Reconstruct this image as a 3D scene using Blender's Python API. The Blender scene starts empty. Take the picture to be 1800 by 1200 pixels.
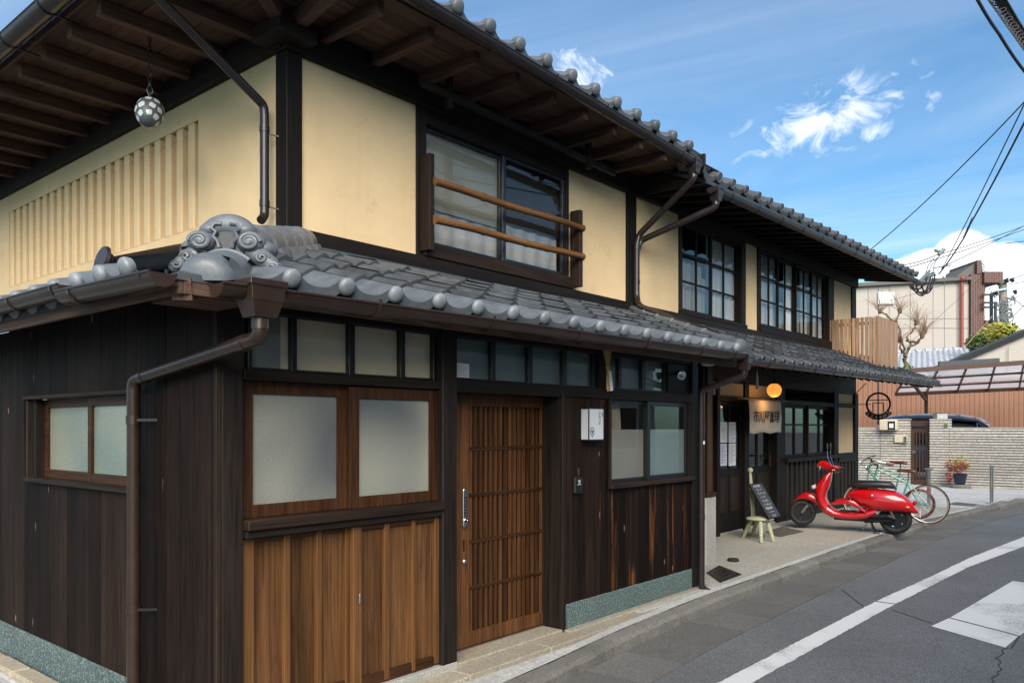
import bpy, bmesh, math, random
from mathutils import Vector, Matrix
random.seed(7)
S = bpy.context.scene
COL = S.collection
R = math.radians
# ---------------------------------------------------------------- camera
cd = bpy.data.cameras.new('camera'); cam = bpy.data.objects.new('camera', cd); COL.objects.link(cam)
cam.location = (-2.205, -3.9115, 1.68); cam.rotation_euler = (R(90), 0, R(-49.75))
cd.sensor_width = 36; cd.lens = 28.0; cd.shift_y = 0.0833; cd.clip_start = .05; cd.clip_end = 2000
S.camera = cam
# ---------------------------------------------------------------- world, sun, exposure
SUN_TO = Vector((-.58, -.56, .54)).normalized()          # direction towards the sun
W = bpy.data.worlds.new('World'); S.world = W; W.use_nodes = True
sun_el = math.asin(SUN_TO.z); sun_rot = math.atan2(SUN_TO.x, SUN_TO.y)
sl = bpy.data.lights.new('sun', 'SUN'); sl.energy = 2.6; sl.angle = R(50); sl.color = (1, .89, .74)
so = bpy.data.objects.new('sun', sl); COL.objects.link(so)
so.rotation_euler = (-SUN_TO).to_track_quat('-Z', 'Y').to_euler(); so.location = (0, 0, 30)
S.view_settings.view_transform = 'Standard'; S.view_settings.look = 'None'
S.view_settings.exposure = 1.5; S.view_settings.gamma = 1; S.view_settings.use_curve_mapping = False
S.render.engine = 'CYCLES'
S.cycles.max_bounces = 8; S.cycles.transparent_max_bounces = 16; S.cycles.caustics_reflective = False; S.cycles.caustics_refractive = False
S.cycles.sample_clamp_indirect = 6

class NT:
    """small helper to write node trees"""
    def __init__(s, tree): s.t = tree; s.n = tree.nodes; s.l = tree.links
    def new(s, typ, **kw):
        n = s.n.new(typ)
        for k, v in kw.items():
            if k == 'inp':
                for i, x in v.items(): s.set(n.inputs[i], x)
            else: setattr(n, k, v)
        return n
    def set(s, sock, x):
        if isinstance(x, bpy.types.NodeSocket): s.l.new(x, sock)
        elif isinstance(x, (tuple, list)) and len(x) == 3 and sock.type == 'RGBA': sock.default_value = (*x, 1)
        else: sock.default_value = x
    def math(s, op, a, b=0., c=0., clamp=False):
        n = s.new('ShaderNodeMath', operation=op, use_clamp=clamp, inp={0: a, 1: b, 2: c}); return n.outputs[0]
    def vmath(s, op, a, b=(0, 0, 0)):
        n = s.new('ShaderNodeVectorMath', operation=op, inp={0: a, 1: b}); return n.outputs[1] if op in ('DOT_PRODUCT', 'LENGTH', 'DISTANCE') else n.outputs[0]
    def mix(s, f, a, b, blend='MIX'):
        n = s.new('ShaderNodeMix', data_type='RGBA', blend_type=blend); s.set(n.inputs[0], f); s.set(n.inputs[6], a); s.set(n.inputs[7], b); return n.outputs[2]
    def ramp(s, f, lo, hi, a=0., b=1., smooth=False):
        n = s.new('ShaderNodeMapRange', inp={0: f, 1: lo, 2: hi, 3: a, 4: b}, interpolation_type='SMOOTHSTEP' if smooth else 'LINEAR'); n.clamp = True; return n.outputs[0]
    def noise(s, vec, scale, detail=4., rough=.55, dist=0., col=False):
        n = s.new('ShaderNodeTexNoise', inp={'Vector': vec, 'Scale': scale, 'Detail': detail, 'Roughness': rough, 'Distortion': dist}); return n.outputs[1 if col else 0]
    def mapping(s, vec, scale=(1, 1, 1), loc=(0, 0, 0), rot=(0, 0, 0)):
        n = s.new('ShaderNodeMapping', inp={0: vec, 1: loc, 2: rot, 3: scale}); return n.outputs[0]

def build_world():
    t = NT(W.node_tree); t.n.clear()
    sky = t.new('ShaderNodeTexSky', sky_type='NISHITA', sun_disc=False, sun_elevation=sun_el, sun_rotation=sun_rot, air_density=1.0, dust_density=.4, ozone_density=2.6, altitude=50)
    g = t.new('ShaderNodeTexCoord').outputs['Generated']
    sep = t.new('ShaderNodeSeparateXYZ', inp={0: g})
    # flat cloud layer coordinates: direction / height
    zc = t.math('MAXIMUM', sep.outputs[2], .03)
    px = t.math('DIVIDE', sep.outputs[0], zc); py = t.math('DIVIDE', sep.outputs[1], zc)
    pl = t.new('ShaderNodeCombineXYZ', inp={0: px, 1: py, 2: 0.}).outputs[0]
    # thin high cirrus, everywhere
    c1 = t.noise(t.mapping(pl, (.55, .22, 1), rot=(0, 0, R(35))), 1.0, 6, .6, 1.2)
    cir = t.ramp(c1, .26, .86, 0, .30, True)
    d1 = t.noise(g, 9, 8, .62); d2 = t.noise(g, 26, 6, .6)
    dd = t.math('ADD', t.math('MULTIPLY', t.math('SUBTRACT', d1, .5), .16), t.math('MULTIPLY', t.math('SUBTRACT', d2, .5), .05))
    def direc(px_, py_):
        u = (px_ - 900) / 1400; v = (750 - py_) / 1400; a = R(40.25)
        return Vector((math.sin(a) * u + math.cos(a), -math.cos(a) * u + math.sin(a), v)).normalized()
    # cumulus heads low over the roofs
    best = None
    for (qx, qy, r) in [(1590, 497, .028), (1632, 480, .030), (1662, 474, .030), (1692, 462, .036), (1716, 474, .026), (1745, 490, .028), (1772, 474, .030), (1800, 488, .036), (1640, 530, .06), (1760, 540, .06), (1870, 520, .06), (1960, 540, .09), (2200, 560, .12), (1480, 560, .03), (900, 620, .09), (300, 600, .11)]:
        dv = direc(qx, qy)
        di = t.math('DIVIDE', t.vmath('DISTANCE', g, tuple(dv)), r)
        di = t.math('ADD', di, t.math('MULTIPLY', dd, .07 / r * 1.6))
        best = di if best is None else t.math('MINIMUM', best, di)
    cum = t.ramp(best, 1.06, .80, 0, 1, True)
    # broken wisps, drawn out along a slant
    a_ = R(40.25); fw_ = (math.cos(a_), math.sin(a_), 0); rg_ = (math.sin(a_), -math.cos(a_), 0)
    den = t.math('MAXIMUM', t.vmath('DOT_PRODUCT', g, fw_), .05); U = t.math('DIVIDE', t.vmath('DOT_PRODUCT', g, rg_), den); V = t.math('DIVIDE', sep.outputs[2], den)
    wisp = None
    for (qx, qy, ln, wd, th, sd, amt) in [(1480, 200, .165, .046, 20, 1.7, .85), (1030, 135, .065, .04, -48, 6.1, .75), (1540, 230, .03, .015, 20, 3.3, .6), (300, 40, .12, .05, 15, 9.2, .5), (2300, 150, .2, .08, 25, 4.4, .8), (-900, 200, .25, .09, 10, 5.5, .8)]:
        uu = t.math('SUBTRACT', U, (qx - 900) / 1400); vv = t.math('SUBTRACT', V, (750 - qy) / 1400); c_, s_ = math.cos(R(th)), math.sin(R(th))
        al = t.math('ADD', t.math('MULTIPLY', uu, c_), t.math('MULTIPLY', vv, s_)); ac = t.math('SUBTRACT', t.math('MULTIPLY', vv, c_), t.math('MULTIPLY', uu, s_))
        vec = t.new('ShaderNodeCombineXYZ', inp={0: t.math('MULTIPLY', al, 17.), 1: t.math('MULTIPLY', ac, 26.), 2: sd}).outputs[0]
        nz = t.noise(vec, 1.0, 9, .66, .55)
        e_ = t.math('SQRT', t.math('ADD', t.math('POWER', t.math('DIVIDE', al, ln), 2.), t.math('POWER', t.math('DIVIDE', ac, wd), 2.)))
        m = t.math('MULTIPLY', t.ramp(t.math('SUBTRACT', t.math('ADD', nz, .10), t.math('MULTIPLY', e_, .22)), .38, .72, 0, amt, True), t.ramp(e_, 1.4, .5, 0, 1, True))
        wisp = m if wisp is None else t.math('MAXIMUM', wisp, m)
    f = t.math('MAXIMUM', t.math('MAXIMUM', cir, cum), wisp)
    f = t.math('MULTIPLY', f, t.ramp(sep.outputs[2], 0, .05, 0, 1))
    cc = t.mix(t.noise(g, 14, 4), (9., 9.2, 9.6), (12., 12.1, 12.3))
    tint = t.mix(1., sky.outputs[0], (.66, 1.03, 1.16), 'MULTIPLY')
    bg = t.new('ShaderNodeBackground', inp={0: t.mix(f, tint, cc), 1: .053})
    out = t.new('ShaderNodeOutputWorld'); t.l.new(bg.outputs[0], out.inputs[0])
build_world()

# ---------------------------------------------------------------- materials
MAT = {}
def mat(name):
    m = bpy.data.materials.new(name); m.use_nodes = True; MAT[name] = m
    t = NT(m.node_tree); b = t.n['Principled BSDF']; return m, t, b
def ocoord(t, rnd=True):
    c = t.new('ShaderNodeTexCoord').outputs['Object']
    if not rnd: return c, None
    r = t.new('ShaderNodeObjectInfo').outputs['Random']
    v = t.new('ShaderNodeCombineXYZ', inp={0: t.math('MULTIPLY', r, 31.), 1: t.math('MULTIPLY', r, 57.), 2: t.math('MULTIPLY', r, 13.)}).outputs[0]
    return t.vmath('ADD', c, v), r
def bump(t, b, h, strength=.3, dist=.01):
    n = t.new('ShaderNodeBump', inp={'Strength': strength, 'Distance': dist, 'Height': h}); t.l.new(n.outputs[0], b.inputs['Normal'])

def wood(name, c1, c2, axis='z', wear=None, wear_amt=.5, rough=.62, vary=.45, grain=26, bmp=.35, knots=False, streak=.55, spec=.20, blotch=False):
    m, t, b = mat(name); v, r = ocoord(t)
    sc = {'x': (1.1, grain, grain), 'y': (grain, 1.1, grain), 'z': (grain, grain, 1.1)}[axis]
    g1 = t.noise(t.mapping(v, sc), 1, 7, .62, .7)
    sc2 = {'x': (.5, 5, 5), 'y': (5, .5, 5), 'z': (5, 5, .5)}[axis]
    g2 = t.noise(t.mapping(v, sc2, (3, 1, 2)), 1, 5, .6, .5)
    col = t.mix(t.ramp(t.math('ADD', t.math('MULTIPLY', g1, .65), t.math('MULTIPLY', g2, .5)), .40, .76), c1, c2)
    if wear:
        sc3 = {'x': (.9, 9, 9), 'y': (9, .9, 9), 'z': (9, 9, .9)}[axis]
        if blotch: sc3 = {'x': (2.6, 8, 8), 'y': (8, 2.6, 8), 'z': (8, 8, 2.6)}[axis]
        g3 = t.noise(t.mapping(v, sc3, (9, 4, 7)), 1, 6, .68, .4)
        amt = t.ramp(t.math('ADD', t.math('MULTIPLY', g3, .8), t.math('MULTIPLY', g1, .3)), .80 - .3 * wear_amt, 1.02 - .3 * wear_amt, 0, .9)
        col = t.mix(amt, col, wear)
    if knots:
        vo = t.new('ShaderNodeTexVoronoi', inp={'Vector': t.mapping(v, (7, 7, 2.2)), 'Scale': 1.0, 'Randomness': 1.0})
        k = t.ramp(vo.outputs['Distance'], .05, .10, 1, 0, True)
        col = t.mix(t.math('MULTIPLY', k, t.ramp(t.noise(v, 3.1, 2), .46, .56)), col, (.20, .155, .11))
    sc4 = {'x': (2.2, 95, 95), 'y': (95, 2.2, 95), 'z': (95, 95, 2.2)}[axis]
    g4 = t.noise(t.mapping(v, sc4, (5, 2, 8)), 1, 4, .6, .3)
    col = t.mix(t.ramp(g4, .50, .66, 0, streak), col, tuple(x * .18 for x in c1))
    br = t.ramp(r, 0, 1, 1 - vary, 1 + vary)
    col = t.mix(1., col, t.new('ShaderNodeCombineColor', inp={0: br, 1: br, 2: br}).outputs[0], 'MULTIPLY')
    t.set(b.inputs['Base Color'], col)
    t.set(b.inputs['Roughness'], t.ramp(g1, .3, .7, rough - .1, rough + .12)); b.inputs['Specular IOR Level'].default_value = spec
    bump(t, b, g1, bmp, .006); return m
DK1, DK2 = (.0026, .0018, .0016), (.0250, .0140, .0100)
for ax in 'xyz':
    wood('dark_wood_' + ax, (.0044, .0032, .0028), (.020, .0130, .0102), ax, (.060, .030, .015), .14, vary=.25)
    wood('brown_wood_' + ax, (.019, .0080, .0038), (.082, .0335, .0135), ax, (.007, .004, .0028), .62, rough=.5, vary=.22, grain=40, streak=.6, blotch=True)
    wood('worn_wood_' + ax, (.0070, .0048, .0040), (.036, .021, .0130), ax, (.20, .095, .038), .40, vary=.2)
    wood('eave_wood_' + ax, (.050, .030, .023), (.150, .089, .068), ax, vary=.25, rough=.7)
wood('shop_panel', (.010, .0072, .0062), (.040, .0275, .0225), 'z', vary=.2)
wood('charred_board', DK1, DK2, 'z', (.060, .022, .010), .26, vary=.55, knots=True, spec=.10)
wood('charred_board_worn', DK1, (.016, .0085, .0065), 'z', (.22, .080, .023), .74, vary=.45, knots=True, spec=.10)
wood('weathered_post', (.0055, .0040, .0036), (.026, .018, .0145), 'z', (.085, .055, .036), .34, vary=.1, bmp=.8)
wood('panel_board', (.024, .0112, .0052), (.158, .073, .0285), 'z', (.008, .0050, .0040), .60, rough=.5, vary=.26, grain=46, streak=.34, blotch=True)
wood('stile_wood', (.075, .034, .0125), (.175, .080, .029), 'z', (.02, .010, .006), .40, rough=.5, vary=.12, grain=46, streak=.25, blotch=True)
wood('slat_wood', (.026, .0110, .0048), (.128, .054, .0200), 'z', (.008, .0046, .0032), .58, rough=.5, vary=.40, grain=40, streak=.6, blotch=True)
wood('cedar_slat', (.25, .15, .09), (.44, .29, .19), 'z', (.10, .055, .03), .25, rough=.6, vary=.22)
wood('bamboo', (.10, .045, .016), (.235, .115, .045), 'x', (.04, .018, .008), .40, rough=.35, vary=.15, bmp=.15)
wood('stool_paint', (.34, .36, .22), (.50, .52, .36), 'z', (.14, .10, .05), .3, vary=.1)

def simple(name, col, rough=.5, metal=0., spec=.5, nscale=0, namt=.2, bmp=0., bscale=60, vary=0., coat=0.):
    m, t, b = mat(name)
    b.inputs['Base Color'].default_value = (*col, 1); b.inputs['Roughness'].default_value = rough
    b.inputs['Metallic'].default_value = metal; b.inputs['Specular IOR Level'].default_value = spec
    if coat: b.inputs['Coat Weight'].default_value = coat; b.inputs['Coat Roughness'].default_value = .04
    if nscale or vary:
        v, r = ocoord(t); f = t.noise(v, nscale or 1, 5, .6)
        k = t.ramp(f, .3, .7, 1 - namt, 1 + namt)
        if vary: k = t.math('MULTIPLY', k, t.ramp(r, 0, 1, 1 - vary, 1 + vary))
        t.set(b.inputs['Base Color'], t.mix(1., col, t.new('ShaderNodeCombineColor', inp={0: k, 1: k, 2: k}).outputs[0], 'MULTIPLY'))
        if bmp: bump(t, b, t.noise(v, bscale, 4), bmp, .004)
    return m
def plaster(name, c):
    m, t, b = mat(name); v, r = ocoord(t, False)
    f = t.noise(v, 1.3, 5, .6); f2 = t.noise(t.mapping(v, (9, 9, .8)), 1, 5, .6)
    col = t.mix(t.ramp(f, .35, .7), tuple(x * .90 for x in c), tuple(min(1, x * 1.06) for x in c))
    col = t.mix(t.ramp(f2, .56, .82, 0, .26), col, (c[0] * .72, c[1] * .68, c[2] * .60))
    vo = t.new('ShaderNodeTexVoronoi', feature='DISTANCE_TO_EDGE', inp={'Vector': t.vmath('ADD', t.mapping(v, (.9, .9, 1.1)), t.noise(v, 3, 4, .6, 0, True)), 'Scale': 1.})
    ck = t.math('MULTIPLY', t.ramp(vo.outputs[0], .002, .006, .55, 0), t.ramp(t.noise(v, .8, 2), .50, .58)); col = t.mix(ck, col, (c[0] * .5, c[1] * .46, c[2] * .4))
    tr_ = t.noise(t.mapping(v, (2.2, 2.2, 6)), 1, 4, .6, 1.); col = t.mix(t.ramp(tr_, .45, .75, 0, .16), col, (min(1, c[0] * 1.25), c[1] * 1.25, c[2] * 1.3))
    sp = t.noise(v, 38, 3, .7); col = t.mix(t.ramp(sp, .74, .80, 0, .45), col, (c[0] * .45, c[1] * .42, c[2] * .4))
    t.set(b.inputs['Base Color'], col); b.inputs['Roughness'].default_value = .9; b.inputs['Specular IOR Level'].default_value = .2
    bump(t, b, t.noise(v, 120, 3), .12, .003); return m
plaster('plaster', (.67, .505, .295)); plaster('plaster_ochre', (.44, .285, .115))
def roof(name, c, vary=.22, rough=.42):
    m, t, b = mat(name); v, r = ocoord(t)
    f = t.noise(v, 7, 6, .65); f2 = t.noise(v, 60, 4, .6)
    k = t.math('MULTIPLY', t.ramp(f, .3, .72, .72, 1.18), t.ramp(r, 0, 1, 1 - vary, 1 + vary))
    k = t.math('MULTIPLY', k, t.ramp(f2, .3, .7, .9, 1.1))
    col = t.mix(1., c, t.new('ShaderNodeCombineColor', inp={0: k, 1: k, 2: k}).outputs[0], 'MULTIPLY')
    t.set(b.inputs['Base Color'], col); t.set(b.inputs['Roughness'], t.ramp(f, .3, .7, rough - .1, rough + .15))
    b.inputs['Metallic'].default_value = .0; bump(t, b, f2, .2, .004)
    st = t.noise(t.mapping(v, (16, 3, 3)), 1, 5, .65); t.set(b.inputs['Base Color'], t.mix(t.ramp(st, .55, .78, 0, .5), col, tuple(x * .42 for x in c)))
    return m
roof('roof_tile', (.056, .064, .074), .30, .55); roof('cap_tile', (.185, .205, .23), .1, .42); roof('roof_tile_old', (.040, .046, .055), .4, .5); roof('ridge_tile', (.105, .121, .142), .1, .40)  # cap_tile: the sky's reflection on round eave ends put into a paler colour
roof('eave_tile_dark', (.088, .102, .118), .2, .5); roof('sunlit_tile', (.42, .44, .48), .15, .35)  # the pale tile carries the far roof's sunlight in its colour
simple('gutter_brown', (.026, .0155, .0115), .30, nscale=5, namt=.3)
simple('gutter_dark', (.020, .0145, .0150), .33, nscale=5, namt=.25)
simple('metal_dark', (.02, .02, .022), .4, .6); simple('metal', (.55, .55, .56), .3, 1.); simple('steel_brushed', (.62, .58, .52), .28, 1., nscale=8)
simple('flashing_blue', (.045, .070, .095), .5, nscale=6); simple('white_paint', (.75, .75, .74), .5, nscale=9, namt=.06)
simple('black_frame', (.008, .008, .01), .4); simple('navy_frame', (.012, .017, .027), .35); simple('black_rubber', (.012, .012, .013), .7, nscale=20)
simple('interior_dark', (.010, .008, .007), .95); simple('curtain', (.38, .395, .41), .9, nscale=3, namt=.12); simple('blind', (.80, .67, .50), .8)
simple('roller_screen', (.27, .275, .235), .9, nscale=2, namt=.08); simple('curtain_white', (.80, .80, .80), .9, nscale=4, namt=.1); simple('screen_grey', (.22, .215, .19), .9, nscale=2)
simple('film_teal', (.17, .245, .26), .35, nscale=2, namt=.08); simple('film_grey', (.24, .245, .235), .35, nscale=2, namt=.1)
simple('paper', (.74, .75, .78), .8, nscale=8, namt=.04); simple('sign_white', (.50, .53, .58), .35); simple('paper_blue', (.60, .63, .76), .8); simple('paper_green', (.66, .72, .70), .8)
simple('ink', (.012, .012, .014), .8); simple('ink_blue', (.17, .20, .33), .8); simple('ink_grey', (.28, .30, .34), .8); simple('chalk', (.62, .64, .66), .9)
simple('red_paint', (.46, .004, .008), .22, spec=.5, coat=1.); simple('seat_black', (.012, .012, .015), .42, nscale=30, namt=.1, bmp=.1)
simple('seam', (.03, .001, .001), .6); simple('mint_paint', (.075, .29, .245), .3, coat=.6); simple('leather', (.105, .032, .018), .42, nscale=12); simple('tan_wall', (.52, .37, .20), .6)
simple('chrome', (.78, .78, .80), .12, 1.); simple('amber', (.75, .20, .02), .25); simple('tail_red', (.45, .008, .008), .15)
simple('lens', (.35, .36, .37), .06, .2); simple('slate', (.030, .040, .052), .7, nscale=6, namt=.25)
simple('straw', (.52, .34, .13), .8, nscale=30, namt=.3); simple('cable_black', (.012, .013, .015), .55); simple('cable_grey', (.13, .16, .17), .5)
simple('copper_box', (.030, .034, .037), .45, .3); simple('lamp_iron', (.070, .088, .095), .5, .1)
simple('car_paint', (.035, .045, .075), .2, .4, coat=1.); simple('car_glass', (.01, .012, .016), .08)
simple('brown_steel', (.060, .031, .021), .45, nscale=4); simple('rust_pipe', (.24, .045, .03), .5)
simple('pot_blue', (.012, .016, .040), .3); simple('berry_red', (.28, .075, .055), .6, vary=.5); simple('leaf', (.07, .115, .025), .55, vary=.5); simple('leaf_yellow', (.26, .25, .03), .55, vary=.4)
simple('bark', (.115, .075, .05), .9, nscale=18, namt=.4); simple('twig', (.24, .15, .10), .9)
simple('box_cream', (.55, .49, .38), .5, nscale=4, namt=.08); simple('pole_concrete', (.24, .22, .20), .85, nscale=5)
simple('white_globe', (.50, .52, .53), .3); simple('manhole_iron', (.035, .030, .026), .55, .4, nscale=30, namt=.3, bmp=.5, bscale=90)
simple('plate_grey', (.095, .09, .085), .7, nscale=30, namt=.25)
def noren_mat():
    m, t, b = mat('linen'); v, r = ocoord(t, False)
    f = t.noise(t.mapping(v, (160, 160, 6)), 1, 3); f2 = t.noise(t.mapping(v, (6, 6, 160)), 1, 3)
    k = t.ramp(t.math('ADD', f, f2), .7, 1.3, .86, 1.1)
    t.set(b.inputs['Base Color'], t.mix(1., (.60, .56, .47), t.new('ShaderNodeCombineColor', inp={0: k, 1: k, 2: k}).outputs[0], 'MULTIPLY')); b.inputs['Roughness'].default_value = .95
    b.inputs['Transmission Weight'].default_value = 0
noren_mat()
def emit(name, col, st):
    m, t, b = mat(name); b.inputs['Base Color'].default_value = (*col, 1); b.inputs['Emission Color'].default_value = (*col, 1); b.inputs['Emission Strength'].default_value = st
emit('lamp_glow', (1., .36, .06), .36)
def granite(name, base, light, dark, scale=140, rough=.75):
    m, t, b = mat(name); v, r = ocoord(t)
    a = t.noise(v, scale, 2, .8); c = t.noise(v, scale * 1.9, 2, .8); e = t.noise(v, 1.6, 6, .65)
    col = t.mix(t.ramp(a, .53, .60), base, light); col = t.mix(t.ramp(c, .40, .34), col, dark)
    k = t.math('MULTIPLY', t.ramp(e, .3, .7, .80, 1.16), t.ramp(r, 0, 1, .88, 1.12))
    t.set(b.inputs['Base Color'], t.mix(1., col, t.new('ShaderNodeCombineColor', inp={0: k, 1: k, 2: k}).outputs[0], 'MULTIPLY'))
    b.inputs['Roughness'].default_value = rough; bump(t, b, a, .35, .004); return t, b
granite('granite_teal', (.058, .092, .094), (.22, .28, .28), (.014, .026, .028), 70)
granite('granite_grey', (.30, .30, .28), (.50, .49, .46), (.10, .10, .095), 110)
def stone(name, base, stain, dark, scale=70):
    m, t, b = mat(name); v, r = ocoord(t)
    a = t.noise(v, scale * .55, 5, .82); e = t.noise(v, 2.3, 7, .7, .4); e2 = t.noise(v, .9, 5, .6)
    col = t.mix(t.ramp(a, .45, .66), tuple(x * .85 for x in base), tuple(min(1, x * 1.5) for x in base)); col = t.mix(t.ramp(a, .42, .34), col, dark)
    col = t.mix(t.ramp(e, .50, .72, 0, .75), col, stain); col = t.mix(t.ramp(e2, .35, .62, 0, .35), col, tuple(x * .6 for x in base))
    k = t.ramp(r, 0, 1, .85, 1.13)
    t.set(b.inputs['Base Color'], t.mix(1., col, t.new('ShaderNodeCombineColor', inp={0: k, 1: k, 2: k}).outputs[0], 'MULTIPLY'))
    b.inputs['Roughness'].default_value = .9; bump(t, b, a, .5, .006)
stone('apron_stone', (.30, .295, .265), (.34, .25, .15), (.17, .15, .13), 60)
stone('step_stone', (.33, .30, .24), (.36, .27, .14), (.15, .13, .11), 75)
simple('joint_dark', (.022, .020, .018), .9)
stone('kerb_stone', (.172, .165, .154), (.105, .098, .088), (.07, .065, .06), 80)
stone('gutter_slab', (.128, .126, .122), (.092, .088, .083), (.05, .047, .045), 90)
stone('mortar', (.44, .45, .44), (.33, .31, .28), (.25, .25, .24), 60)
stone('paver', (.46, .47, .48), (.36, .36, .36), (.25, .25, .25), 50)
stone('white_strip_tile', (.54, .52, .48), (.40, .34, .27), (.30, .27, .24), 30)
def asphalt():
    m, t, b = mat('asphalt'); v, r = ocoord(t, False)
    a = t.noise(v, 75, 4, .8); e = t.noise(v, .7, 5, .6); s = t.noise(v, 120, 1, .5)
    col = t.mix(t.ramp(a, .36, .66), (.050, .055, .062), (.205, .214, .226)); col = t.mix(t.ramp(s, .66, .72, 0, .8), col, (.24, .235, .225))
    vo = t.new('ShaderNodeTexVoronoi', feature='DISTANCE_TO_EDGE', inp={'Vector': t.mapping(t.vmath('ADD', v, t.noise(v, 2.2, 5, .6, 0, True)), (.16, .35, .0)), 'Scale': 1.})
    ck = t.math('MULTIPLY', t.ramp(vo.outputs[0], .0015, .004, 1, 0), t.ramp(t.noise(v, .35, 2), .47, .55))
    k = t.ramp(e, .3, .7, .82, 1.14)
    col = t.mix(1., col, t.new('ShaderNodeCombineColor', inp={0: k, 1: k, 2: k}).outputs[0], 'MULTIPLY')
    t.set(b.inputs['Base Color'], col); b.inputs['Roughness'].default_value = .85; bump(t, b, a, .6, .005)
asphalt()
def marking():
    m, t, b = mat('road_paint'); v, r = ocoord(t, False)
    a = t.noise(v, 70, 4, .75); e = t.noise(v, 1.35, 3, .6)
    wear = t.math('MULTIPLY', t.ramp(a, .46, .62), t.ramp(e, .52, .64))
    col = t.mix(wear, (.66, .67, .68), (.10, .10, .105)); col = t.mix(t.ramp(t.noise(v, 6, 5, .7), .55, .8, 0, .35), col, (.45, .46, .46))
    t.set(b.inputs['Base Color'], col); b.inputs['Roughness'].default_value = .7; bump(t, b, a, .25, .004)
marking()
def frosted(name, c1, c2):
    m, t, b = mat(name); v, r = ocoord(t)
    e = t.noise(v, 1.4, 1, .4, .3); h = t.new('ShaderNodeTexVoronoi', inp={'Vector': v, 'Scale': 120., 'Randomness': 1.}).outputs['Distance']
    t.set(b.inputs['Base Color'], t.mix(t.ramp(e, .35, .65), c1, c2)); b.inputs['Roughness'].default_value = .16; b.inputs['Specular IOR Level'].default_value = .7
    bump(t, b, t.math('ADD', h, t.noise(v, 70, 2)), .30, .006)
frosted('frosted_glass', (.105, .115, .122), (.275, .280, .240)); frosted('frosted_green', (.15, .19, .165), (.24, .25, .195))
def glass(name, tint=(.94, .94, .93), refl=1.0):
    m, t, b = mat(name); t.n.remove(b)
    bk = t.new('ShaderNodeNewGeometry').outputs['Backfacing']; fr = t.new('ShaderNodeFresnel', inp={0: t.ramp(bk, 0, 1, 1.52, 1 / 1.52)}); v, r = ocoord(t)
    bn = t.new('ShaderNodeBump', inp={'Strength': .03, 'Distance': .01, 'Height': t.noise(v, 2.6, 2)})
    gl = t.new('ShaderNodeBsdfGlossy', inp={0: (1, 1, 1), 1: .015}); t.l.new(bn.outputs[0], gl.inputs['Normal'])
    tr = t.new('ShaderNodeBsdfTransparent', inp={0: tint})
    mx = t.new('ShaderNodeMixShader'); t.set(mx.inputs[0], t.math('MULTIPLY', fr.outputs[0], 0.62 * refl, clamp=True)); t.l.new(tr.outputs[0], mx.inputs[1]); t.l.new(gl.outputs[0], mx.inputs[2])
    t.l.new(mx.outputs[0], t.n['Material Output'].inputs[0])
glass('clear_glass')
def sheet():
    m, t, b = mat('carport_sheet'); t.n.remove(b); tl = t.new('ShaderNodeBsdfTranslucent', inp={0: (.50, .48, .50)}); tr = t.new('ShaderNodeBsdfTransparent', inp={0: (.8, .78, .8)}); mx = t.new('ShaderNodeMixShader', inp={0: .25}); t.l.new(tl.outputs[0], mx.inputs[1]); t.l.new(tr.outputs[0], mx.inputs[2]); t.l.new(mx.outputs[0], t.n['Material Output'].inputs[0])
sheet()
def corrug():
    m, t, b = mat('orange_sheet'); v, r = ocoord(t, False)
    f = t.noise(t.mapping(v, (2, 2, .4)), 1, 4); t.set(b.inputs['Base Color'], t.mix(f, (.185, .088, .052), (.24, .115, .070))); b.inputs['Roughness'].default_value = .55
corrug()
def brick():
    m, t, b = mat('brick_tile'); v, r = ocoord(t, False)
    br = t.new('ShaderNodeTexBrick', inp={'Vector': t.mapping(v, (1, 1, 1), rot=(R(90), 0, R(90))), 'Color1': (.062, .020, .016, 1), 'Color2': (.10, .033, .026, 1), 'Mortar': (.13, .10, .09, 1), 'Scale': 1., 'Mortar Size': .012, 'Brick Width': .36, 'Row Height': .10})
    t.set(b.inputs['Base Color'], br.outputs[0]); b.inputs['Roughness'].default_value = .6
brick()
def beige():
    m, t, b = mat('beige_panel'); v, r = ocoord(t, False)
    f = t.noise(t.mapping(v, (.8, .8, .25)), 1, 5); t.set(b.inputs['Base Color'], t.mix(f, (.33, .305, .28), (.39, .36, .33))); b.inputs['Roughness'].default_value = .8
beige()
simple('opposite_wall', (.66, .62, .56), .8, nscale=1.2, namt=.1); simple('opposite_roof', (.10, .105, .11), .6)

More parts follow.
